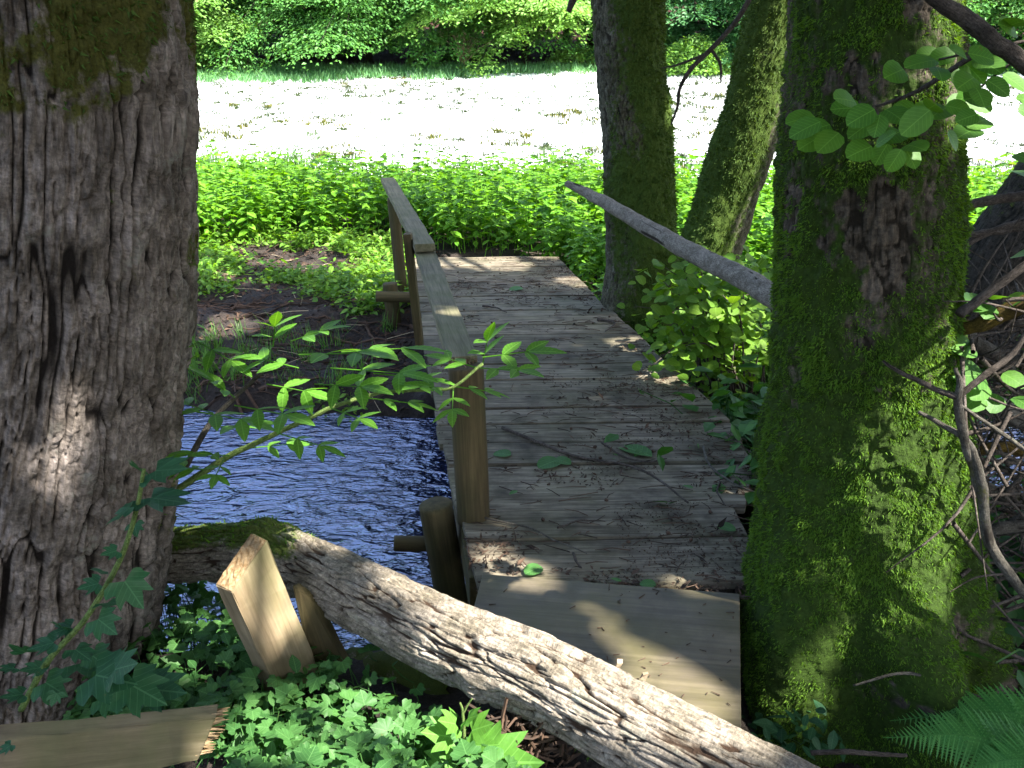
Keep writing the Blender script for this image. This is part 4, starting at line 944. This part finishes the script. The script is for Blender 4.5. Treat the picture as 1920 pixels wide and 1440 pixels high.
# sparse weeds at the foot of the mossy trunk
a = Acc(); pts = []
for i in range(70):
    px, py = rr.uniform(1390, 1580), rr.uniform(1335, 1400); p = at(px, py, rr.uniform(1.85, 2.05)); pts.append(p)
pts = np.array(pts); a.inst(LF_OVAL, pts, flat_frames(len(pts), .4, rr), rr.uniform(.035, .06, len(pts)))
o = a.build('weeds', M['leaf_maple'], None, True); o['kind'] = 'stuff'
# twigs and bark crumbs on the soil below the log
a = Acc()
for i in range(200):
    p = at(rr.uniform(900, 1080), rr.uniform(1330, 1440), rr.uniform(1.68, 1.85)); p[2] = min(p[2], .02); dv = nrm(rr.normal(size=3)*np.array([1, 1, .5])); a.tube(np.array([p-dv*rr.uniform(.01, .07), p+rr.normal(0, .006, 3), p+dv*rr.uniform(.01, .07)]), np.full(3, rr.uniform(.002, .006)), 4)
o = a.build('debris', M['bits'], None, False); o['kind'] = 'stuff'

n = 900; xy = np.stack([rr.uniform(1.45, 5.2, n), rr.uniform(2.2, 8.0, n)], -1)
UNDER_XY = np.vstack([xy, np.stack([rr.uniform(.95, 1.7, 130), rr.uniform(3.1, 5.2, 130)], -1)])
# ------------------------------------------------------------------ litter on the deck
a = Acc(); rr = np.random.default_rng(77)
n = 19000; yy = 2.3+6.0*rr.uniform(size=n)**1.2; uu = rr.uniform(size=n)
P = np.stack([np.array([lx(v)+(rx(v)-lx(v))*u for v, u in zip(yy, uu)]), yy, np.full(n, .004)], -1)
dn = fbm(P*np.array([2.6, 3.4, 1]), 3, 5)+.6*(uu-.5)+.25*fbm(P*9, 2, 3); ok = dn > .10
P = P[ok]; n = len(P); s_ = rr.uniform(.004, .016, n)*np.where(rr.uniform(size=n) < .10, 2.2, 1)
a.inst(LF_QUAD, P, flat_frames(n, .5, rr), np.stack([s_, s_*rr.uniform(.8, 2.6, n), s_], -1))
for i in range(620):
    v = 2.35+5.8*rr.uniform(); u = rr.uniform()**.75; p = np.array([lx(v)+(rx(v)-lx(v))*u, v, .006]); az = rr.uniform(0, 6.28); L_ = rr.uniform(.015, .075); dv = np.array([math.cos(az), math.sin(az)*.6, 0])
    a.tube(np.array([p-dv*L_, p+np.array([rr.normal(0, .006), rr.normal(0, .006), .003]), p+dv*L_]), [.0022, .002, .001], 4)
for i in range(60):
    q = atz(rr.uniform(920, 1380), rr.uniform(1090, 1330), .016); az = rr.uniform(0, 6.28); L_ = rr.uniform(.003, .016); dv = np.array([math.cos(az), math.sin(az), 0]); a.tube(np.array([q-dv*L_, q+dv*L_]), [.002, .001], 4)
for i in range(60):                                   # alder cones and buds
    v = 2.4+5.5*rr.uniform(); u = rr.uniform(); p = np.array([lx(v)+(rx(v)-lx(v))*u, v, .008]); dv = nrm(np.array([rr.normal(), rr.normal(), 0])); a.tube(np.array([p-dv*.009, p-dv*.004, p+dv*.004, p+dv*.01]), [.002, .007, .007, .002], 6)
n = 900; q = np.stack([rr.uniform(.40, .70, n), rr.uniform(2.34, 3.0, n), np.full(n, .006)], -1); q[:, 0] += .25*ss(2.9, 3.1, q[:, 1]); s_ = rr.uniform(.004, .011, n)
a.inst(LF_QUAD, q, flat_frames(n, .5, rr), s_)
o = a.build('litter', M['bits'], None, False); o['kind'] = 'stuff'; o['label'] = 'dark bark crumbs and needles scattered over the deck'
# twigs one can point to
DT = [([(942, 803, 0), (1010, 832, 0), (1075, 856, 0), (1180, 876, 0), (1240, 905, 0), (1290, 945, 0)], 8, 'longest dark twig lying diagonally over the middle planks of the deck'),
      ([(1128, 832, 0), (1170, 858, 0), (1210, 868, 0), (1250, 862, 0)], 5, 'curved twig beside the crumpled green leaf on the deck'),
      ([(1318, 840, 0), (1335, 880, 0), (1390, 915, 0), (1432, 930, 0)], 6, 'bent grey twig near the right edge of the deck by the trunk'),
      ([(1350, 905, 0), (1345, 925, 0), (1360, 950, 0)], 5, 'short hooked twig on the deck left of the trunk'),
      ([(1075, 1040, 0), (1082, 1058, 0), (1090, 1068, 0)], 7, 'stubby twig standing out on the plank just above the plywood'),
      ([(905, 973, 0), (985, 990, 0), (1040, 1015, 0), (1100, 1040, 0)], 5, 'thin twig reaching from the cut-off post towards the plywood'),
      ([(1120, 600, 0), (1150, 605, 0), (1150, 612, 0), (1135, 622, 0)], 5, 'looped twig on the deck near the straight alder'),
      ([(905, 575, 0), (930, 578, 0), (950, 587, 0)], 4, 'small curved twig beside the sunlit part of the rail'),
      ([(1045, 992, 0), (1090, 978, 0), (1135, 980, 0)], 5, 'forked looking twig on the plank beyond the plywood')]
for k, (pp, wpx, lb) in enumerate(DT):
    pts = np.array([atz(x_, y_, .009) for x_, y_, _ in pp]); zcm = pts[:, 1].mean(); r_ = wpx/2*zcm*1.07/F_PX
    path = crom(pts, 30); path[:, 2] += .003+.004*np.abs(np.sin(np.linspace(0, 7, 30)+k)); V, Q, N, tub = tube(path, np.linspace(r_, r_*.45, 30), 7)
    o = quads_build('twig', V, Q, M['twig_grey' if k in (2, 5) else 'twig_dark'], None, 7, {'tub': tub, 'hgt': np.ones(len(V)), 'moss': np.zeros(len(V))}); tag(o, lb, 'twig', 'twigs lying on the deck')
def deck_leaf(entries, label, tpl=LF_OVAL, z=.012, mat='leaf_currant'):
    ents = [(atz(a0, b0, z), atz(a1, b1, z+.006), np.array([.05, -.1, 1])) for a0, b0, a1, b1 in entries]
    o = leaf_child('fallen_leaf', tpl, ents, M[mat], None); tag(o, label, 'leaf', 'green leaves fallen on the deck')
deck_leaf([(1048, 862, 1010, 871)], 'flat pale green leaf lying on the middle planks of the deck, left of a pair', LF_ROUND)
deck_leaf([(1040, 860, 1070, 866)], 'flat pale green leaf tucked against the right side of another on the deck', LF_ROUND)
deck_leaf([(958, 853, 925, 846)], 'small pale green leaf lying by the cut-off post', LF_ROUND)
deck_leaf([(1222, 856, 1155, 826)], 'long crumpled green leaf on the deck beside a curved twig')
deck_leaf([(1210, 842, 1190, 852)], 'darker green leaf half under the long crumpled one on the deck')
deck_leaf([(1345, 985, 1380, 990)], 'green leaf on the planks close to the stout mossy trunk', LF_ROUND)
deck_leaf([(1015, 1062, 985, 1072)], 'grey green leaf just above the left top edge of the plywood', LF_ROUND)
deck_leaf([(1230, 1096, 1200, 1092)], 'bluish leaf lying at the top edge of the plywood', LF_ROUND)
deck_leaf([(1165, 1090, 1145, 1082)], 'narrow green leaf left of the bluish one at the plywood edge')
deck_leaf([(980, 540, 955, 541)], 'green leaf on the far planks near the end of the deck', LF_ROUND)
deck_leaf([(1300, 915, 1280, 908)], 'little green leaf between the twigs on the deck')
deck_leaf([(970, 920, 955, 925)], 'little green leaf right of the foot of the cut-off post')
for k, (px, py, D, lb) in enumerate([(1160, 1245, 1.78, 'pale wood chip resting on top of the fallen log'), (1207, 1268, 1.74, 'second pale wood chip further right on top of the fallen log')]):
    bm = bmesh.new(); p = at(px, py, D); hexa(bm, box_along(p-np.array([.003, 0, .009]), p+np.array([.003, 0, .009]), np.array([.007, .003, 0]), np.array([0, .005, 0]))); bmesh.ops.recalc_face_normals(bm, faces=bm.faces)
    for v in bm.verts: v.co += Vector(rng.normal(0, .002, 3))
    tag(link_bm('wood_chip', bm, M['chip']), lb, 'chip', 'pale chips on the log')

# ------------------------------------------------------------------ far bank vegetation
def nettle_tpl(hh, seed):
    r_ = np.random.default_rng(seed); a = Acc(); lean = r_.normal(0, .08, 2); nd = 6
    pth = np.stack([np.linspace(0, lean[0], 8), np.linspace(0, lean[1], 8), np.linspace(0, hh, 8)], -1); a.tube(pth, np.linspace(.006, .003, 8), 3)
    P_, F_, U_, S_ = [], [], [], []
    for i in range(nd):
        t_ = .35+.65*i/(nd-1); c = np.array([lean[0]*t_, lean[1]*t_, hh*t_]); az = i*1.57+r_.normal(0, .2)
        for s in (0, math.pi):
            d_ = np.array([math.cos(az+s), math.sin(az+s), -.25+.35*(t_-.5)]); P_.append(c); F_.append(d_); U_.append(np.array([0, 0, 1])+r_.normal(0, .2, 3)); S_.append((.16-.07*abs(t_-.6))*r_.uniform(.8, 1.2))
        if i == nd-1:
            for s in range(3): P_.append(c); F_.append(np.array([math.cos(s*2.1), math.sin(s*2.1), .2])); U_.append(np.array([0, 0, 1.])); S_.append(.07)
    a.inst(LF_OVAL3, np.array(P_), frame(np.array(F_), nrm(np.array(U_))), np.array(S_))
    return np.vstack(a.V), np.concatenate(a.L), np.concatenate(a.T)
NT_ = [nettle_tpl(h_, i) for i, h_ in enumerate((.5, .58, .66, .72, .8, .45))]
def scatter_plants(name, xy, tpls, mat, smin, smax, r_, parent=None):
    a = Acc(); z = hgt(xy[:, 0], xy[:, 1]); idx = r_.integers(0, len(tpls), len(xy))
    for k, tp in enumerate(tpls):
        s = idx == k; n = int(s.sum())
        if not n: continue
        az = r_.uniform(0, 6.28, n); tilt = r_.normal(0, .12, (n, 2)); up = nrm(np.stack([tilt[:, 0], tilt[:, 1], np.ones(n)], -1)); f = np.stack([np.cos(az), np.sin(az), np.zeros(n)], -1)
        f = nrm(f-up*np.einsum('ij,ij->i', f, up)[:, None]); a.inst(tp, np.stack([xy[s, 0], xy[s, 1], z[s]-.01], -1), frame(f, up), r_.uniform(smin, smax, n))
    return a.build(name, mat, parent, False)
rr = np.random.default_rng(101)
n = 8500; xy = np.stack([rr.uniform(-8.5, 11, n), rr.uniform(8.0, 14.9, n)], -1)
edge = 9.6+.5*fbm(np.stack([xy[:, 0]*.8, xy[:, 0]*0, xy[:, 0]*0], -1), 2, 3)-1.15*ss(-1.6, -.2, xy[:, 0])
edge -= 1.2*ss(.4, 1.6, xy[:, 0])
xy = xy[(xy[:, 1] > edge) & (xy[:, 1] < 13.6+1.3*fbm(np.stack([xy[:, 0]*.9, xy[:, 0]*0, xy[:, 0]*0], -1), 3, 17)+rr.normal(0, .35, len(xy)))]
o = scatter_plants('nettles', xy, NT_, M['leaf_nettle'], .5, 1.05, rr); o.name = 'nettle_bed'; o['kind'] = 'stuff'; o['label'] = 'dense bed of bright green nettles beyond the footbridge'
# low plants around the deck end and the right bank
n = 900; xy = np.stack([rr.uniform(.3, 4.5, n), rr.uniform(5.5, 9.0, n)], -1)
xy = xy[np.array([x_ > rx(min(y_, 8.2))+.06 if y_ < 8.35 else True for x_, y_ in xy])]
o = scatter_plants('bank_nettles', xy, NT_, M['leaf_nettle'], .4, .75, rr); o.name = 'bank_undergrowth'; o['kind'] = 'stuff'
# sprigs on the muddy left bank
def sprig_tpl(seed):
    r_ = np.random.default_rng(seed); n = 14; P_ = r_.normal(0, .09, (n, 3)); P_[:, 2] = np.abs(P_[:, 2])*.8+.02; a = Acc(); a.inst(LF_OVAL3, P_, flat_frames(n, .35, r_), r_.uniform(.04, .085, n))
    for p in P_[:6]: a.tube(np.array([[0, 0, 0], p*.6+[0, 0, .02], p]), np.full(3, .0015), 3)
    return np.vstack(a.V), np.concatenate(a.L), np.concatenate(a.T)
SPR = [sprig_tpl(i) for i in range(5)]
z_ = hgt(UNDER_XY[:, 0], UNDER_XY[:, 1]); o = scatter_plants('weeds', UNDER_XY[(z_ > -.5)], SPR, M['leaf_under'], .9, 2.3, rr); o['kind'] = 'stuff'
n = 2600; xy = np.stack([rr.uniform(-5, -.9, n), rr.uniform(5.35, 10, n)], -1)
dn = fbm(np.stack([xy[:, 0]*.9, xy[:, 1]*.9, xy[:, 0]*0], -1), 3, 12)
ok = (dn > -.13)
ok |= (xy[:, 1] > 5.45) & (xy[:, 1] < 7.0) & (xy[:, 0] < -2.2) & (dn > -.3)
ok &= (xy[:, 0] < np.array([lx(min(v, 8.2)) for v in xy[:, 1]])-.05)
o = scatter_plants('sprigs', xy[ok], SPR, M['leaf_bank'], .5, 1.3, rr); o.name = 'bank_weeds'; o['kind'] = 'stuff'
# overgrown near-bank edge and far shore grass
def grass_tpl(seed, nb=16, hh=.3, spread=.05, bw=.16):
    r_ = np.random.default_rng(seed); a = Acc(); d_ = nrm(np.stack([r_.normal(0, .35, nb), r_.normal(0, .35, nb), np.ones(nb)], -1)); a.inst(BLADE, np.stack([r_.normal(0, spread, nb), r_.normal(0, spread, nb), np.zeros(nb)], -1), frame(d_, nrm(r_.normal(size=(nb, 3))+np.array([0, -.5, 0]))), np.stack([np.full(nb, bw), r_.uniform(.5, 1.1, nb)*hh, np.full(nb, hh)], -1))
    return np.vstack(a.V), np.concatenate(a.L), np.concatenate(a.T)
GR = [grass_tpl(i) for i in range(4)]
n = 110; xy = np.stack([rr.uniform(-5, -1.0, n), rr.uniform(5.3, 6.8, n)], -1)
o = scatter_plants('shore_grass', xy, GR, M['grass'], .5, 1.0, rr); o['kind'] = 'stuff'
n = 500; xy = np.stack([rr.uniform(.9, 5.0, n), rr.uniform(5.2, 7.0, n)], -1)
o = scatter_plants('shore_grass', xy, GR, M['grass'], .6, 1.3, rr); o['kind'] = 'stuff'
# dead sticks and roots on the mud
a = Acc()
for i in range(110):
    x_, y_ = rr.uniform(-4.8, -.8), rr.uniform(5.15, 7.6); az = rr.normal(.1, .6); L_ = rr.uniform(.12, .5); q = np.stack([x_+np.linspace(-1, 1, 9)*math.cos(az)*L_, y_+np.linspace(-1, 1, 9)*math.sin(az)*L_*.6+np.cumsum(rr.normal(0, .02, 9))], -1)
    zz_ = np.maximum(hgt(q[:, 0], q[:, 1]), WATER_Z-.03)+rr.uniform(0, .02)
    a.tube(np.column_stack([q, zz_]), np.linspace(rr.uniform(.006, .018), .003, 9), 6)
for i in range(420):
    x_, y_ = rr.uniform(-4.6, -.85), rr.uniform(5.2, 9.2); p = np.array([x_, y_, hz(x_, y_)+.012]); az = rr.uniform(0, 6.28); L_ = rr.uniform(.03, .25); dv = np.array([math.cos(az), math.sin(az), rr.normal(0, .15)]); a.tube(np.array([p-dv*L_, p+rr.normal(0, .012, 3)+np.array([0, 0, .01]), p+dv*L_]), np.full(3, rr.uniform(.002, .006)), 4)
o = a.build('debris', M['bits'], None, False); o['kind'] = 'stuff'
a = Acc()
for i in range(90):
    x_, y_ = rr.uniform(-4.6, -.85), rr.uniform(5.3, 9.0); p = np.array([x_, y_, hz(x_, y_)+.02]); az = rr.uniform(0, 6.28); L_ = rr.uniform(.05, .2); dv = np.array([math.cos(az), math.sin(az), rr.normal(0, .2)]); a.tube(np.array([p-dv*L_, p+rr.normal(0, .01, 3)+np.array([0, 0, .015]), p+dv*L_]), np.full(3, rr.uniform(.0015, .003)), 4)
o = a.build('dry_stalks', M['drystalk'], None, False); o.name = 'straw'; o['kind'] = 'stuff'
n = 9000; xy = np.stack([rr.uniform(-6, -.7, n), rr.uniform(5.25, 10.5, n)], -1); a = Acc()
a.inst(LF_DIA, np.stack([xy[:, 0], xy[:, 1], hgt(xy[:, 0], xy[:, 1])+.008], -1), flat_frames(n, .55, rr), rr.uniform(.015, .07, n))
n = 3500; xy = np.stack([rr.uniform(.8, 5, n), rr.uniform(.8, 4.2, n)], -1); xy = xy[(xy[:, 0] > rx(2.5)+.05)]; n = len(xy)
a.inst(LF_DIA, np.stack([xy[:, 0], xy[:, 1], hgt(xy[:, 0], xy[:, 1])+.008], -1), flat_frames(n, .55, rr), rr.uniform(.012, .05, n))
o = a.build('leaf_litter', M['bits'], None, False); o['kind'] = 'stuff'
# reeds at the meadow edge
RD = [grass_tpl(50+i, 22, .75, .12, .3) for i in range(4)]
n = 130; xy = np.stack([rr.uniform(-7, -3.2, n), rr.uniform(13.2, 15.0, n)], -1)
o = scatter_plants('tall_grass', xy, RD, M['grass'], .6, 1.15, rr); o['kind'] = 'stuff'
# ------------------------------------------------------------------ meadow: overexposed sun painted as near-white growth, with dark tufts
TU = [grass_tpl(80+i, 14, .15, .10, .9) for i in range(5)]
def meadow_scatter(name, n, dens, mat, smin, smax, tpl):
    y_ = 13.8+21*rr.uniform(size=n)**1.0; x_ = rr.uniform(-1, 1, n)*(y_*.66+2); xy = np.stack([x_, y_], -1)
    d_ = fbm(np.stack([x_*.55, y_*.35, x_*0], -1), 4, 200)+.9*fbm(np.stack([x_*3.6, y_*2.2, x_*0], -1), 3, 210)
    ok = d_ > dens(y_); o = scatter_plants(name, xy[ok], tpl, mat, smin, smax, rr); o['kind'] = 'stuff'; return o
band = lambda y_: .24-.40*ss(19.5, 15.5, y_)-.30*ss(24.5, 30, y_)+.05*ss(18.5, 21, y_)
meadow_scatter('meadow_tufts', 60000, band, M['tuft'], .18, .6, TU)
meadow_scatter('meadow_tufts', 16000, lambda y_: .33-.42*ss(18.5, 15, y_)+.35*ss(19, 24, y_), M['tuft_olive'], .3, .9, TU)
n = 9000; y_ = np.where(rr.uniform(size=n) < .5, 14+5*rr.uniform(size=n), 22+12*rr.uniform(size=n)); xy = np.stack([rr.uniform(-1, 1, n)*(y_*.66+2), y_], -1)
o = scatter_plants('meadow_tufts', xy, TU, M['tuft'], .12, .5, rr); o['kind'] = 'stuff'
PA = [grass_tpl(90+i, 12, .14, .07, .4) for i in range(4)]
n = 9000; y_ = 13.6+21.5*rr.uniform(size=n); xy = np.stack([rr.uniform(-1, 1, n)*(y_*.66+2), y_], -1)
o = scatter_plants('sunglare_grass', xy, PA, M['pale'], .6, 1.4, rr); o['kind'] = 'stuff'
n = 6500; xy = np.stack([rr.uniform(-24, 24, n), 33.4+4.2*rr.uniform(size=n)], -1); xy = xy[(xy[:, 1]+1.2*fbm(np.stack([xy[:, 0]*.6, xy[:, 1]*.9, xy[:, 0]*0], -1), 3, 6)+rr.normal(0, .35, n) > 34.1+2.4*ss(-9, 4, xy[:, 0]))]
GB = [grass_tpl(70+i, 14, .30, .2, .5) for i in range(4)]
o = scatter_plants('wood_edge_grass', xy, GB, M['grass_blue'], .7, 1.3, rr); o['kind'] = 'stuff'

# ------------------------------------------------------------------ wood edge: separate trees with drooping boughs
def forest_tree(px, D, hgt_, nb, seed, mat, label, spread=4.6, zlow=.9, lpb=620, leafs=.17, cat='tree', name='beech_tree', trunk_r=.2):
    r_ = np.random.default_rng(seed); t_ = zc_at(100, D); x0 = (px-960)/F_PX*t_; z0 = hz(x0, D)
    t = thing(name, label, cat, 'trees along the wood edge')
    ph = np.array([[x0+r_.normal(0, .12)*k/4, D+r_.normal(0, .12)*k/4, z0-.2+hgt_*k/8] for k in range(9)])
    path = crom(ph, 40); V, Q, N, tub = tube(path, np.linspace(trunk_r, .04, 40), 12)
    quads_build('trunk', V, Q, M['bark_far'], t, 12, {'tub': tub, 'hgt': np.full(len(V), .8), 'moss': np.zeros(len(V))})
    a = Acc(); br_ = Acc()
    nb = int(nb*1.6)
    for b in range(nb):
        zf = zlow+(hgt_-zlow-.4)*((b+.5*r_.uniform())/nb)**1.1; az = -math.pi/2+r_.normal(0, .95); L_ = spread*(.42+.75*math.sin(math.pi*min(1, .12+.85*zf/hgt_)))*r_.uniform(.6, 1.1)
        p0 = np.array([x0, D, z0+zf]); dv = np.array([math.cos(az), math.sin(az), 0]); rise = r_.uniform(-.02, .3); droop = r_.uniform(.28, .55)
        ts = np.linspace(0, 1, 12); pth = p0+dv*(L_*ts)[:, None]+np.stack([0*ts, 0*ts, L_*(rise*ts-droop*ts**2.2)], -1); br_.tube(pth, np.linspace(.035, .006, 12), 4)
        n = int(lpb*1.5); tt = r_.uniform(.18, 1.05, n)**.8; sd = np.array([-dv[1], dv[0], 0]); lat = r_.normal(0, 1, n)*L_*.2*(1.15-.7*tt)
        # leaves gather in sprays along side twigs
        k = np.round(tt*9+r_.normal(0, .12, n)); tt = np.clip(k/9+r_.normal(0, .03, n)+np.abs(lat)*.12/L_*2, .1, 1.15)
        c = p0+dv*(L_*tt)[:, None]+sd*lat[:, None]; c[:, 2] += L_*(rise*tt-droop*tt**2.2)-.22*np.abs(lat)+r_.normal(0, .055, n)-.0
        az2 = az+np.sign(lat)*.9+r_.normal(0, .5, n); f = np.stack([np.cos(az2), np.sin(az2), r_.normal(-.35, .3, n)], -1); up = nrm(np.stack([r_.normal(0, .35, n), r_.normal(-.25, .35, n), np.ones(n)], -1))
        a.inst(LF_DIA, c, frame(f, up), leafs*r_.uniform(.6, 1.25, n))
    a.build('crown', M[mat], t); br_.build('bough_wood', M['bark_far'], t).name = 'limbs'
    for o_ in list(t.children):
        if o_.name.startswith('limbs'):
            me = o_.data; nv = len(me.vertices); cc = np.empty(nv*3, np.float32); me.vertices.foreach_get('co', cc); me.attributes.new('tub', 'FLOAT_VECTOR', 'POINT').data.foreach_set('vector', cc); me.attributes.new('hgt', 'FLOAT', 'POINT').data.foreach_set('value', np.ones(nv, np.float32)); me.attributes.new('moss', 'FLOAT', 'POINT').data.foreach_set('value', np.zeros(nv, np.float32)); o_['kind'] = 'stuff'; o_.name = 'branches'
FT = [(395, 37.6, 6.2, 22, 1, 'leaf_far_light', 'pale yellow-green tree at the wood edge right beside the grey furrowed trunk', 3.2, .5),
      (545, 40.5, 6.6, 22, 2, 'leaf_far_mid', 'dark beech set back at the wood edge next to the pale yellow-green tree', 5.0, 1.5),
      (690, 39.0, 6.6, 24, 3, 'leaf_far_mid', 'beech with drooping boughs above the grassy strip straight behind the rail', 4.8, 1.1),
      (850, 40.5, 6.6, 22, 4, 'leaf_far_mid', 'beech overhanging the bare twiggy bush on the leaf litter slope', 5.2, 1.5),
      (985, 39.0, 6.6, 26, 5, 'leaf_far_light', 'sunlit bright green beech between the twiggy bush and the straight alder', 4.8, 1.5),
      (1110, 41.0, 6.6, 22, 6, 'leaf_far_mid', 'beech at the wood edge partly hidden by the straight alder', 5.0, 1.3),
      (1290, 40.0, 6.6, 24, 7, 'leaf_far_dark', 'dark blue-green tree behind the bright round bush', 4.8, 1.0),
      (1415, 39.5, 6.6, 22, 8, 'leaf_far_dark', 'dark tree at the wood edge behind the leaning trunk', 4.6, .8),
      (1840, 39.0, 6.6, 26, 9, 'leaf_far_mid', 'green tree at the wood edge right of the stout mossy trunk', 5.0, .5),
      (1940, 40.0, 6.6, 22, 10, 'leaf_far_light', 'light green tree at the wood edge by the right border of the view', 5.0, .8)]
for px, D, hh, nb, sd, mt, lb, spd, zl in FT: forest_tree(px, D, hh, nb, sd, mt, lb, spd, zl)
# back row, dark
for k, (px, lb) in enumerate([(470, 'dark tree deeper in the wood between the pale tree and the next beech'), (620, 'dark tree deeper in the wood above the grassy strip'), (770, 'dark tree deeper in the wood left above the twiggy bush'), (920, 'dark tree deeper in the wood right above the twiggy bush'), (1060, 'dark tree deeper in the wood left of the straight alder'), (1340, 'dark tree deeper in the wood above the bright round bush'), (1890, 'dark tree deeper in the wood right of the mossy trunk')]):
    forest_tree(px, 44+(k % 2)*1.5, 7, 16, 30+k, 'leaf_far_dark', lb, 5.0, .9, 420, .24)
def bush(name, px, py, D, w_, h_, n, mat, label, leafs, seed, stems=12):
    r_ = np.random.default_rng(seed); c = at(px, py, D); c[2] = hz(c[0], D); t = thing(name, label, 'bush', 'bushes at the wood edge')
    v = nrm(r_.normal(size=(n, 3))); v[:, 2] = np.abs(v[:, 2]); rad = r_.uniform(.35, 1, n)**.5; lum = 1+.28*fbm(v*2.6+seed, 3, seed)
    P_ = c+v*np.array([w_, w_*.8, h_])*(rad*lum)[:, None]
    a = Acc(); a.inst(LF_QUAD, P_, flat_frames(n, .6, r_), leafs*r_.uniform(.6, 1.3, n)); a.build('foliage', M[mat], t)
    s_ = Acc()
    for i in range(stems): q = c+nrm(np.array([r_.normal(0, .5), r_.normal(0, .5), 1]))*np.array([w_, w_, h_])*.9; s_.tube(crom([c, (c+q)/2+r_.normal(0, .05, 3), q], 6), np.linspace(.02, .006, 6), 4)
    so2 = s_.build('stems', M['bits'], t); so2['kind'] = 'stuff'; so2.name = 'stem'; return t
bush('round_bush', 1305, 135, 35.6, 1.45, 1.55, 4200, 'leaf_far_light', 'bright sunlit round bush at the meadow edge between the straight and leaning trunks', .15, 3)
bush('low_bush', 1085, 118, 38.2, 1.6, .8, 2200, 'leaf_far_light', 'low pale bush on the litter slope left of the straight alder', .13, 4)
bush('low_bush', 870, 118, 39.5, 1.3, .5, 900, 'leaf_far_mid', 'low green bush at the foot of the bare twiggy bush', .13, 5)
# bare twiggy bush
tb = thing('bare_bush', 'bare brown twiggy bush on the leaf litter slope under the beeches', 'bush', 'bushes at the wood edge')
r_ = np.random.default_rng(8); c = at(868, 122, 38.2); c[2] = hz(c[0], 38.2); s_ = Acc()
for i in range(26):
    q = c+np.array([r_.normal(.35, .8), r_.normal(0, .4), r_.uniform(1.0, 2.0)]); pth = crom([c, c+(q-c)*.4+np.array([.0, 0, .2]), q], 8); s_.tube(pth, np.linspace(.032, .010, 8), 4)
    for j in range(5): p = pth[r_.integers(3, 8)]; e_ = p+np.array([r_.normal(0, .3), r_.normal(0, .2), r_.uniform(.1, .5)]); s_.tube(np.array([p, (p+e_)/2, e_]), [.012, .009, .005], 3)
s_.build('twigs', M['drystalk'], tb).name = 'branches'
for o_ in tb.children: o_['kind'] = 'stuff'
bpy.context.view_layer.update()
